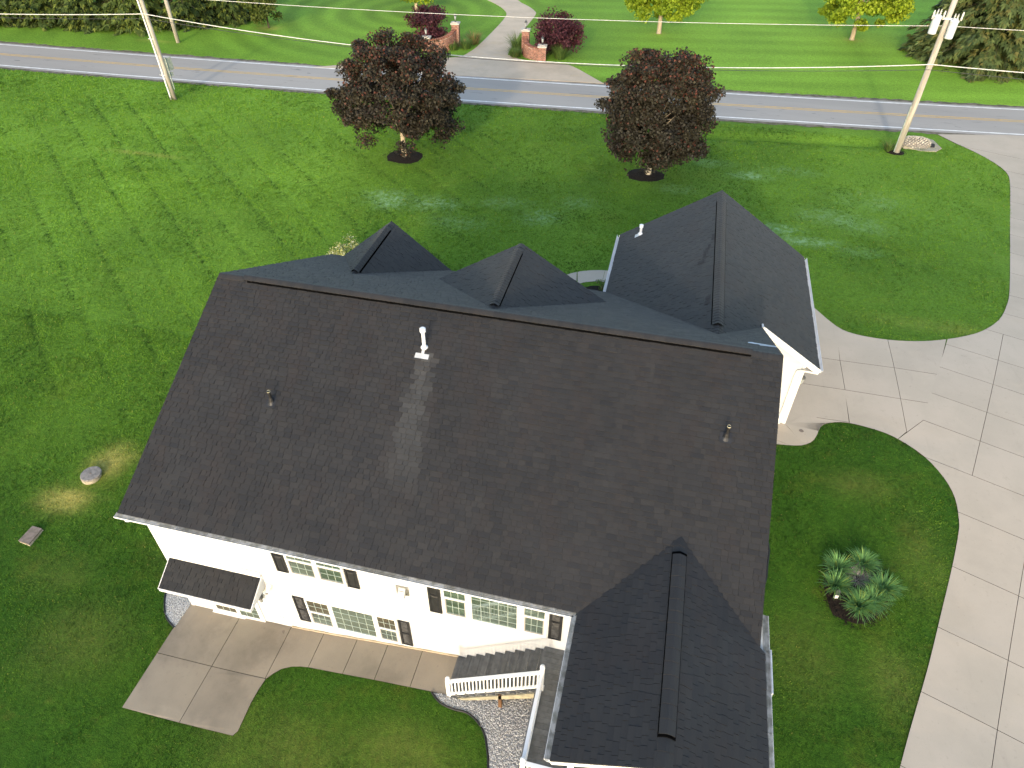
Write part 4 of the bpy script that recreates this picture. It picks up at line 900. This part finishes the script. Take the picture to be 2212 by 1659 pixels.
leafy('shade_tree', (9.94,61.55,1.5), 7.8, 4.1, 3.4, M['yellowleaf'], 'yellow-green tree standing alone in the middle of the far lawn', 'tree', 33, 190, 150, .26, .2, 14, M['bark'], group=G_y)
leafy('shade_tree', (26.99,63.96,1.5), 8.2, 4.3, 3.7, M['yellowleaf'], 'yellow-green tree on the far lawn beside the big evergreen', 'tree', 35, 200, 150, .26, .2, 14, M['bark'], group=G_y)
leafy('round_tree', (-25.38,54.25,1.5), 3.9, 1.75, 1.7, M['pearleaf'], 'small round olive-green tree right of the spruce row', 'tree', 37, 45, 130, .2, .08, 10, M['darkbark'])
leafy('purple_shrub', (-9.6,53.6,1.5), 3.0, 1.85, 1.6, M['purple'], 'purple-leaved shrub behind the left brick gate wall', 'shrub', 41, 60, 130, .17, .06, 14, M['darkbark'], -.9, 'purple gate shrubs')
leafy('purple_shrub', (1.9,53.6,1.5), 3.4, 2.1, 1.75, M['purple'], 'purple-leaved shrub behind the right brick gate wall', 'shrub', 43, 70, 130, .17, .06, 14, M['darkbark'], -.9, 'purple gate shrubs')
leafy('flowering_shrub', (-2.2,18.75,tz(-2.2,18.75)), 1.45, 1.15, .8, M['flower'], 'cream-flowered shrub peeking out behind the left front gable', 'shrub', 45, 26, 90, .1, .03, 6, M['darkbark'], -.9, clump=(.2, .4))
leafy('small_bush', (10.75,18.7,tz(10.7,18.7)), .6, .38, .35, M['ornament'], 'small green plant in the front mulch beside the garage', 'plant', 46, 12, 60, .07, .02, 4, M['darkbark'], -.9, clump=(.1, .2))
def conifer(name, base, h, rb, mat, label, seed, nb=13, step=.42, spray=.5, group=None, r0=.2, bright=.5):
    t = empty(name, base, label, 'tree', group); r_ = np.random.default_rng(seed); P = []; D = []; B = MB(); z = .25
    while z < h-.4:
        R_ = rb*(1-z/h)**.8*(1.0 if z > .8 else .85); m = max(5, int(nb*(R_/rb+.25)))
        for i in range(m):
            a = r_.uniform(0, 6.283); l = R_*r_.uniform(.72, 1.1); dr0 = r_.uniform(.12, .34); d = np.array([math.cos(a), math.sin(a), 0]); zz = z+r_.uniform(-.2, .2)
            B.tube([(base[0], base[1], base[2]+zz+.25), tuple(np.array(base)+d*l*.55+np.array([0, 0, zz])), tuple(np.array(base)+d*l*.95+np.array([0, 0, max(.06, zz-l*dr0*.6)]))], [.035, .02, .008], 4, cap=False)
            kk = int(9+l*11)
            for s in r_.random(kk)**.6:
                s = .25+.8*s; wd = (1.05-s)*.55*l*.6+.12; side = np.array([-d[1], d[0], 0])*r_.uniform(-wd, wd)
                P.append(np.array(base)+d*l*s+side+np.array([0, 0, max(.05, zz-l*dr0*s*s+r_.uniform(-.12, .06))])); D.append(unit((d*.9+side*1.2+np.array([0, 0, -.75+r_.uniform(-.3, .3)]))[None])[0])
        z += step*r_.uniform(.8, 1.2)
    P = np.array(P); D = np.array(D); n = len(P); s = r_.uniform(.6, 1.3, n)[:, None]*spray
    up = unit(np.cross(np.cross(D, np.array([0, 0, 1.])), D)+r_.normal(0, .35, (n, 3))); sd = unit(np.cross(D, up))
    Vs = []; Ts = []; Ws = []; tn = np.clip(r_.normal(bright, .25, n), 0, 1); wn = (r_.random(n) < .22)*r_.uniform(.2, 1, n)
    for f, a in ((1., 0.), (.7, .55), (.7, -.55)):      # three fingers per spray
        d2 = unit(D*math.cos(a)+sd*math.sin(a)); s2 = unit(np.cross(d2, up)); q = s*f; o = P+D*s*.08
        Vs.append(np.stack([o, o+d2*q*.5+s2*q*.13+up*q*.04, o+d2*q, o+d2*q*.5-s2*q*.13+up*q*.04], 1)); Ts.append(tn); Ws.append(wn)
    V = np.concatenate(Vs).reshape(-1, 3)
    npmesh('crown', V, np.arange(len(V)).reshape(-1, 4), mat, tint=np.concatenate(Ts), wash=np.concatenate(Ws), parent=t, kind='stuff')
    tr = MB(); tr.tube([(base[0],base[1],base[2]-.1),(base[0],base[1],base[2]+h*.5),(base[0],base[1],base[2]+h)], [r0, r0*.6, .02], 8); tr = tr.build('trunk', M['darkbark'], t, smooth=True); B.build('limb', M['darkbark'], tr); return t
G_s = 'spruce row beyond the road at the left'
for i, (x, y, h, rb, lab, br) in enumerate([(-50.5,49.6,10,3.0,'dark spruce at the left edge of the picture, partly cut off',.35),(-46.2,51.2,11,3.3,'second spruce from the left edge in the row',.5),(-41.6,51.3,11,3.2,'spruce in the middle of the row left of the two poles',.42),
        (-36.9,51.6,11.5,3.3,'bright-tipped spruce behind the left utility pole',.8),(-33.2,53.6,11,3.0,'dark spruce behind the bare second pole',.25),(-30.4,56.4,11,3.2,'last spruce of the row, with branches reaching right',.42)]):
    conifer('spruce_tree', (x, y, 1.5), h, rb, M['spruce'], lab, 60+i, group=G_s, bright=br)
conifer('hemlock_tree', (37.2,60.5,1.5), 15, 6.4, M['spruce2'], 'huge drooping evergreen behind the right utility pole', 71, nb=20, step=.45, spray=.6, r0=.35, bright=.5)

def tuft(mb, base, n, ln, wd, spread, rr_, lean=.9, tmin=.1, washp=.1, seg=4):
    """arching blades from one crown"""
    for i in range(n):
        a = rr_.uniform(0, 6.283); L = ln*rr_.uniform(.65, 1.1); th = rr_.uniform(.15, lean); b = Vector(base)+Vector((math.cos(a)*spread*rr_.random(), math.sin(a)*spread*rr_.random(), 0)); d = Vector((math.cos(a), math.sin(a), 0)); s = Vector((-d.y, d.x, 0)); p = b; vs = []; w_ = wd*rr_.uniform(.7, 1.2)
        for k in range(seg+1):
            f = k/seg; wk = w_*(1-f**2*.95)*.5; vs += [tuple(p-s*wk), tuple(p+s*wk)]; ang = th+f*f*1.5*lean
            p = p+(d*math.sin(ang)+Vector((0, 0, 1))*math.cos(ang))*(L/seg)
        mb.add(vs, [(2*k, 2*k+1, 2*k+3, 2*k+2) for k in range(seg)], t=rr_.uniform(tmin, 1), w=1. if rr_.random() < washp else 0.)
G_l = 'daylily clumps in the mulch bed'; rl = random.Random(3)
for x, y, lab, n in ((19.72,5.15,'daylily clump at the upper left of the mulch bed',150),(20.45,5.42,'daylily clump at the far upper side of the mulch bed',190),(19.62,4.55,'daylily clump at the left of the bed, above the garden light',140),(20.95,4.72,'daylily clump at the right edge of the mulch bed',190),(20.22,4.0,'largest daylily clump at the near side of the mulch bed',230),(20.62,4.25,'daylily clump between the right and near clumps',150)):
    mb = MB(); tuft(mb, (x, y, tz(x, y, .1)), int(n*1.5), .56, .028, .2, rl, 1.0, washp=.12, seg=5); mb.build('daylily', M['lily'], label=lab, cat='plant', group=G_l)
mb = MB(); tuft(mb, (20.28,4.98,tz(20.28,4.98,.12)), 420, .30, .012, .24, rl, 1.15, .2, 0., 3); mb.build('cut_grass_mound', simple('dry_straw', (.36, .32, .29), (.2, .18, .165), 18, .9, .2, .45), label='pale grey dried clump in the middle of the daylilies', cat='plant')
sg = empty('garden_light', (19.62,4.22,tz(19.62,4.22)), 'small white and grey garden light among the daylilies', 'light'); zz = tz(19.62,4.22,.08)
MB().box(19.57,19.67,4.17,4.25,zz,zz+.16).build('light_body', M['white'], sg); MB().add([(19.56,4.16,zz+.18),(19.68,4.16,zz+.18),(19.70,4.3,zz+.26),(19.58,4.3,zz+.26)], [(0,1,2,3)]).build('light_panel', M['lamp'], sg)
for x, y, n, ln, lab, wp in ((26.32,38.95,160,.8,'grass tuft at the foot of the right utility pole',.1),(-5.9,52.8,260,1.0,'green ornamental grass in front of the left gate wall',.02),(-5.6,54.3,240,1.2,'tan-tipped ornamental grass beside the tall left gate pillar',.6),(-1.5,53.4,300,1.5,'tall ornamental grass left of the right gate wall',.03),(-1.3,51.6,260,.9,'low green ornamental grass at the drive corner by the right gate wall',.03),(2.5,52.0,300,1.3,'blue-green ornamental grass right of the low gate pillar',.0),(-23.2,35.75,70,.35,'weeds around the foot of the left utility pole',.1),(-6.9,52.2,200,.8,'short grass tuft under the left gate wall',.02)):
    mb = MB(); tuft(mb, (x, y, tz(x, y)), n, ln, .045 if y > 45 else .03, .4 if y > 45 else .22, rl, .75, washp=wp, seg=3); mb.build('ornamental_grass', M['ornament'], label=lab, cat='plant')

# ================================================================== STREET SIDE THINGS
def pole(base, top, r0, r1, label, h):
    e = empty('utility_pole', base, label, 'utility pole', 'wooden utility poles'); b = Vector(base)
    MB().tube([b-Vector((0,0,.2)), b.lerp(Vector(top), .33), b.lerp(Vector(top), .66), Vector(top)], [r0, r0*.93+r1*.07, (r0+r1)/2, r1], 14).build('pole_shaft', M['pole'], e, smooth=True); return e
PL, PR, P3_ = (-23.1,35.85,1.5), (26.81,38.78,1.5), (-30.83,48.11,1.5)
pl = pole(PL, (-23.45,35.85,12.2), .15, .11, 'left utility pole with white conduit, standing before the road', 12)
MB().tube([(-23.36,35.78,1.3),(-23.45,35.78,5),(-23.58,35.78,9),(-23.64,35.78,11.5)], .055, 8).build('conduit', M['pvc'], pl)
for z in (3.2, 5.6): MB().box(-23.6,-23.15,35.68,35.72,z,z+.05).build('strap', M['flash'], pl)
p3 = pole(P3_, (-30.83,48.11,12), .17, .12, 'bare utility pole across the road before the spruces', 12)
pr = pole(PR, (26.81,38.78,12.3), .185, .13, 'right utility pole carrying two grey transformers', 12)
for x, y, z in ((26.20,38.60,8.55),(27.10,38.42,8.40)):
    MB().lathe((x,y,z), [(.0,-.01),(.2,0),(.22,.03),(.22,.85),(.24,.87),(.24,.93),(.12,1.0),(.0,1.02)], 14).build('transformer', M['steel'], pr, smooth=False)
    for q in (-.08, .08): MB().lathe((x+q,y,z+1.0), [(.035,0),(.05,.05),(.03,.1),(.05,.15),(.03,.2),(.02,.28)], 8).build('bushing', M['gutterm'], pr)
MB().bar((26.1,38.68,9.35),(27.3,38.62,9.35),.08,.1).build('crossarm', M['steel'], pr)
for x in (25.95, 26.5, 27.45): MB().lathe((x,38.6,9.5), [(.04,-.2),(.06,-.1),(.04,0),(.06,.1),(.03,.25)], 8).build('fuse_cutout', M['gutterm'], pr)
MB().box(26.58,26.64,38.62,38.7,1.6,4.5).build('conduit', M['dull'], pr)
def wire(p, q, sag, r, mat, label, n=28):
    p = Vector(p); q = Vector(q); pts = [p.lerp(q, i/n)-Vector((0,0,4*sag*(i/n)*(1-i/n))) for i in range(n+1)]
    MB().tube(pts, r, 5, cap=False).build('overhead_wire', mat, label=label, cat='wire', group='overhead wires')
wire((-23.3,35.7,7.2),(26.8,38.6,6.92),1.32,.028,M['wirew'],'thick pale lower cable between the left and right poles')
wire((-23.3,35.75,6.9),(26.8,38.62,6.62),1.12,.017,M['wired'],'thin dark cable just under the pale one between the poles')
wire((-23.4,35.85,8.35),(26.8,38.78,8.95),.45,.016,M['wirew'],'thin pale upper wire running from pole to pole')
wire((-75,33.2,7.4),(-23.3,35.7,7.2),.9,.028,M['wirew'],'thick pale cable leaving the left pole to the left')
wire((-75,33.2,7.0),(-23.3,35.75,6.9),.8,.017,M['wired'],'thin dark cable leaving the left pole to the left')
wire((26.8,38.6,6.92),(78,42.2,7.4),.6,.028,M['wirew'],'thick pale cable leaving the right pole to the right')
wire((26.8,38.62,6.62),(78,42.2,6.9),.7,.017,M['wired'],'thin dark cable leaving the right pole to the right')
wire((26.8,38.78,8.95),(78,42.2,9.6),.3,.016,M['wirew'],'thin pale upper wire leaving the right pole to the right')
wire((-30.8,48.1,8.8),(40,55.5,7.6),1.2,.012,M['wired'],'faint dark wire crossing the far lawn from the bare pole')
# cable hardware
sgn = empty('road_sign', (-24.35,37.75,1.5), 'grey road sign seen from behind, beside the left pole', 'sign')
MB().box(-24.39,-24.33,37.70,37.76,1.4,3.75).build('sign_post', M['dull'], sgn)
d = Vector((.42, .9, 0)).normalized()
def plate(c, w_, h): 
    c = Vector(c); n = Vector((d.y,-d.x,0))*.006; U = Vector((0,0,1)); o = [(-w_,0),(0,-h*.5*1.0),(w_,0),(0,h*.5)]; o = [(-w_,-h/2),(w_,-h/2),(w_,h/2),(-w_,h/2)]
    vs = [tuple(c+d*x+U*z+n*s) for s in (1,-1) for x, z in o]; return MB().add(vs, [(0,1,2,3),(7,6,5,4),(0,4,5,1),(1,5,6,2),(2,6,7,3),(3,7,4,0)])
plate((-24.36,37.8,3.25), .38, .9).build('sign_plate', M['dull'], sgn); plate((-24.36,37.8,2.55), .22, .3).build('sign_plate', M['dull'], sgn)

# brick gates
def brick_course_pillar(mb, x, y, w_, z0, z1, rot):
    ca, sa = math.cos(rot), math.sin(rot); z = z0; k = 0; bl, bh = .2, .067
    while z+bh*.8 < z1:
        for s in range(4):
            a = rot+s*math.pi/2; ux, uy = math.cos(a), math.sin(a); nx, ny = uy, -ux; p = -w_/2-(k % 2)*bl/2
            while p < w_/2-.005:
                q0, q1 = max(p+.006, -w_/2), min(p+bl-.006, w_/2); p += bl
                if q1-q0 < .03: continue
                o = w_/2+.006; i_ = w_/2-.05
                vs = [(x+ux*u+nx*n, y+uy*u+ny*n, zz) for zz in (z, z+bh-.012) for u, n in ((q0, o), (q1, o), (q1, i_), (q0, i_))]
                mb.add(vs, [(0,1,5,4),(1,2,6,5),(3,0,4,7),(4,5,6,7)], t=random.random())
        z += bh; k += 1
def gate(label, A, B, hA, hB, ctrl, rot):
    """tall pillar A, low pillar B, curved wall between"""
    g = empty('brick_gate_wall', (A[0], A[1], 1.5), label, 'gate wall', 'brick gate walls across the road')
    for (x, y), h in ((A, hA), (B, hB)):
        w_ = .62; r0_ = rot
        mb = MB(); c_, s_ = math.cos(rot)*w_/2, math.sin(rot)*w_/2
        sq = [(x-c_+s_, y-s_-c_), (x+c_+s_, y+s_-c_), (x+c_-s_, y+s_+c_), (x-c_-s_, y-s_+c_)]
        mb.slab(sq, lambda a, b: 1.5+h-.12, h-.1); p = mb.build('pillar', M['mortar'], g)
        mb = MB(); brick_course_pillar(mb, x, y, w_, 1.5, 1.5+h-.12, rot); mb.build('bricks', M['brick'], p, kind='stuff')
        k = 1.22; sq2 = [(x+(a-x)*k, y+(b-y)*k) for a, b in sq]; mb = MB(); mb.slab(sq2, lambda a, b: 1.5+h-.02, .1); sq3 = [(x+(a-x)*.7, y+(b-y)*.7) for a, b in sq]; mb.slab(sq3, lambda a, b: 1.5+h+.03, .05); mb.build('pillar_cap', M['capstone'], p)
        ln = MB(); ln.lathe((x,y,1.5+h+.03), [(.09,0),(.07,.05),(.03,.08),(.03,.2)], 8); ln.lathe((x,y,1.5+h+.5), [(.14,0),(.10,.08),(.03,.16),(.02,.22)], 8); lo = ln.build('lantern', M['lamp'], p)
        MB().lathe((x,y,1.5+h+.22), [(.06,0),(.11,.28)], 6).build('lantern_glass', M['lampglass'], lo)
    N = 26; pts = []
    for i in range(N+1):
        t = i/N; pts.append(((1-t)**2*A[0]+2*t*(1-t)*ctrl[0]+t*t*B[0], (1-t)**2*A[1]+2*t*(1-t)*ctrl[1]+t*t*B[1], 1.5+(hA-.45)*(1-t)+(hB-.3)*t-.12*math.sin(math.pi*t)))
    mb = MB(); th = .15
    nr = []
    for i in range(N+1):
        a, b = pts[max(i-1, 0)], pts[min(i+1, N)]; l = math.hypot(b[0]-a[0], b[1]-a[1]); nr.append((-(b[1]-a[1])/l, (b[0]-a[0])/l))
    vs = []
    for (x, y, z), (nx, ny) in zip(pts, nr): vs += [(x+nx*th, y+ny*th, 1.4), (x+nx*th, y+ny*th, z), (x-nx*th, y-ny*th, z), (x-nx*th, y-ny*th, 1.4)]
    mb.add(vs, [(4*i+j, 4*i+(j+1) % 4, 4*i+4+(j+1) % 4, 4*i+4+j) for i in range(N) for j in range(3)]); wl_ = mb.build('curved_wall', M['mortar'], g)
    mb = MB(); cb = MB()
    for i in range(N):
        (xa, ya, za), (xb, yb, zb) = pts[i], pts[i+1]; z = 1.5; k = 0
        for sg_ in (1, -1):
            z = 1.5; k = 0
            while z+.06 < min(za, zb)-.05:
                f0, f1 = (.03, .97); 
                if k % 2: f0, f1 = -.47, .47
                P = [(xa+(xb-xa)*f, ya+(yb-ya)*f) for f in (f0, f1)]; n_ = nr[i]; o = th+.008
                vs = [(P[0][0]+sg_*n_[0]*o, P[0][1]+sg_*n_[1]*o, z), (P[1][0]+sg_*n_[0]*o, P[1][1]+sg_*n_[1]*o, z), (P[1][0]+sg_*n_[0]*o, P[1][1]+sg_*n_[1]*o, z+.055), (P[0][0]+sg_*n_[0]*o, P[0][1]+sg_*n_[1]*o, z+.055)]
                vs += [(a-sg_*n_[0]*.02, b-sg_*n_[1]*.02, c) for a, b, c in vs]
                mb.add(vs, [(0,1,2,3),(3,2,6,7),(0,3,7,4),(1,5,6,2)], t=random.random()); z += .067; k += 1
        for h_ in (0, .5):                               # rowlock coping
            P = [(xa+(xb-xa)*f, ya+(yb-ya)*f, za+(zb-za)*f) for f in (h_+.03, h_+.47)]; n_ = nr[i]; o = th+.03
            vs = [(p[0]+s*n_[0]*o, p[1]+s*n_[1]*o, p[2]+dz) for dz in (-.05, .06) for p, s in ((P[0], 1), (P[1], 1), (P[1], -1), (P[0], -1))]
            cb.add(vs, [(4,5,6,7),(0,1,5,4),(1,2,6,5),(2,3,7,6),(3,0,4,7)], t=random.random())
    mb.build('bricks', M['brick'], wl_, kind='stuff'); cb.build('coping_bricks', M['brick'], wl_, kind='stuff')
gate('curved brick gate wall with stone-capped pillars, left of the far drive', (-6.97,53.43), (-8.86,51.08), 1.86, 1.22, (-7.0,51.5), .12)
gate('curved brick gate wall with stone-capped pillars, right of the far drive', (-.67,52.97), (1.14,51.16), 1.86, 1.22, (-.75,51.35), .12)

# cobbled culvert end
cv = empty('culvert_headwall', (28.3,40.5,1.4), 'cobblestone culvert end with concrete rim beside the right pole', 'culvert')
MB().slab([(27.45,39.95),(28.3,39.42),(29.3,39.5),(29.75,40.1),(29.5,41.5),(29.0,41.7),(28.95,40.5),(28.7,39.95),(27.55,40.2)], lambda x, y: tz(x, y, .05)+.03*math.sin(7*x+5*y), .2).build('concrete_rim', M['cream'], cv)
mb = MB(); 
for i in range(9):
    for j in range(17):
        a = math.pi*(i+.5+.5*(j % 2)-.25)/9.2; u = -1.0+2.0*(j+.5)/17+random.uniform(-.03,.03); k = math.sqrt(max(.08, 1-(abs(u)/1.12)**3)); x = 28.2+u*.86+.05; y = 40.55-.72*math.cos(a)*k; z = 1.42+.50*math.sin(a)*k
        n_ = Vector((0, -math.cos(a), math.sin(a))); t_ = Vector((1,0,0)); b_ = n_.cross(t_); c = Vector((x,y,z)); s = random.uniform(.048,.075); s2 = s*random.uniform(.7,1.1)
        ring = [tuple(c+t_*math.cos(q)*s*random.uniform(.8,1.1)+b_*math.sin(q)*s2*random.uniform(.8,1.1)+n_*.0) for q in np.linspace(0,6.283,7)[:-1]]; r2 = [tuple(c+t_*math.cos(q)*s*.65+b_*math.sin(q)*s2*.65+n_*.05) for q in np.linspace(0,6.283,7)[:-1]]
        st_ = MB(); st_.add(ring+r2, [(6,7,8,9,10,11)]+[(m, (m+1) % 6, 6+(m+1) % 6, 6+m) for m in range(6)], t=random.random()); st_.build('cobble', M['cobble'], cv, smooth=False)
mb = MB(); N = 10; vs = []
for j in range(9):
    u = -1.05+2.1*j/8; k = math.sqrt(max(.05, 1-(abs(u)/1.14)**3))
    for i in range(N+1): a = math.pi*i/N; vs.append((28.25+u*.86, 40.55-.72*math.cos(a)*k, 1.36+.52*math.sin(a)*k))
mb.add(vs, [(j*(N+1)+i, (j+1)*(N+1)+i, (j+1)*(N+1)+i+1, j*(N+1)+i+1) for j in range(8) for i in range(N)]); mb.build('mortar_core', M['oldconc'], cv)
mb = MB(); mb.tube([(29.05,40.35,1.42),(29.3,40.35,1.40)], .3, 14); mb.build('pipe_mouth', M['blackpipe'], cv)

# septic lid and concrete slab on the left lawn
sl_ = empty('septic_lid', (-6.13,4.05,.13), 'round lichen-grey concrete lid on the left lawn', 'lid'); zb = tz(-6.13,4.05)
MB().lathe((-6.13,4.05,zb), [(.33,-.1),(.345,.04),(.345,.11),(.33,.12)], 28).build('riser_ring', M['cream'], sl_)
mb = MB(); mb.lathe((-6.10,4.07,zb+.12), [(.33,0),(.36,.02),(.36,.085),(.345,.1),(.0,.105)], 28); lid = mb.build('lid_top', M['oldconc'], sl_)
MB().lathe((-6.10,4.07,zb+.22), [(.035,0),(.035,.012),(.0,.013)], 10).build('lid_handle', M['boardlid'], lid)
fs_ = empty('stone_slab', (-6.5,1.35,.0), 'weathered brown rectangular slab lying on the lower left lawn', 'slab')
q = [(-6.69,1.68),(-6.29,1.66),(-6.27,1.00),(-6.72,1.05)]
MB().slab([(x+.02,y) for x, y in q], lambda x, y: .06, .08).build('lower_slab', M['cream'], fs_); MB().slab(q, lambda x, y: .115+.02*(y-1), .05).build('top_slab', M['boardlid'], fs_)

# ================================================================== GRASS BLADES
def grass():
    xs = []; ys = []
    for (x0, x1, y0, y1, dn) in ((-20, 27, -6, 12, 210), (-36, 29, 12, 26, 90), (-52, 33, 26, 41, 55)):
        n = int((x1-x0)*(y1-y0)*dn); xs.append(rng.uniform(x0, x1, n)); ys.append(rng.uniform(y0, y1, n))
    x = np.concatenate(xs); y = np.concatenate(ys)
    # only inside the view
    dx, dy, dz = x-CAM.x, y-CAM.y, terr(x, y)-CAM.z
    fx, fy, fz = -math.sin(YAW)*math.cos(PITCH), math.cos(YAW)*math.cos(PITCH), -math.sin(PITCH); dep = dx*fx+dy*fy+dz*fz
    px = (dx*math.cos(YAW)+dy*math.sin(YAW))/dep; ux, uy, uz = -math.sin(YAW)*math.sin(PITCH), math.cos(YAW)*math.sin(PITCH), math.cos(PITCH); py = (dx*ux+dy*uy+dz*uz)/dep
    ok = (dep > 1) & (abs(px) < .80) & (abs(py) < .62)
    ok &= ~((x > .2) & (x < 16.4) & (y > .2) & (y < 13.2)) & ~((x > 11.4) & (x < 18.5) & (y > 10.9) & (y < 17.8)) & ~((x > 11.6) & (x < 16.5) & (y > -3.1) & (y < 1)) & (y < near(x)-.75)
    for P in HARD: ok &= ~inpoly(x, y, P)
    x = x[ok]; y = y[ok]; dep = dep[ok]; n = len(x); z = terr(x, y)+ditch(x, y)-.004
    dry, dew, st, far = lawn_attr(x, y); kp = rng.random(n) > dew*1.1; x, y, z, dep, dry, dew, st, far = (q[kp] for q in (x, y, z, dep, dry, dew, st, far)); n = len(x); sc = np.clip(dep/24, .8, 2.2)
    t0 = .30+.45*(vnoise(x, y, .35, 51)-.5)+.55*(vnoise(x, y, 1.4, 52)-.5)+.35*(vnoise(x, y, 4., 53)-.5)+.9*st+1.0*far-.1  # blade tint repeats the far brightening, staying darker where the view is steep
    K = 3; V = np.zeros((n, K, 3, 3), np.float32); T = np.zeros((n, K)); Wd = np.zeros((n, K))
    for k in range(K):
        a = rng.uniform(0, 6.283, n); h = rng.uniform(.022, .05, n)*sc; w_ = rng.uniform(.008, .015, n)*sc; ln = rng.uniform(.1, .9, n); a2 = a+rng.uniform(.6, 2.5, n)
        ox, oy = rng.normal(0, .018, n)*sc, rng.normal(0, .018, n)*sc
        for q, (sx, hh) in enumerate(((-1, 0), (1, 0), (0, 1))):
            V[:, k, q, 0] = x+ox+np.cos(a)*w_*sx+np.cos(a2)*h*ln*hh; V[:, k, q, 1] = y+oy+np.sin(a)*w_*sx+np.sin(a2)*h*ln*hh; V[:, k, q, 2] = z+h*hh
        T[:, k] = np.clip(t0+rng.normal(0, .17, n), 0, 1); Wd[:, k] = np.clip(dry*rng.uniform(.3, 1.2, n)+(rng.random(n) < .02)*.5, 0, 1)
    npmesh('grass', V.reshape(-1, 3), np.arange(n*K*3).reshape(-1, 3), M['blade'], tint=T.ravel(), wash=Wd.ravel(), kind='stuff', label='short mown grass blades covering the lawn', cat='grass')
    print('grass tufts', n)
grass()
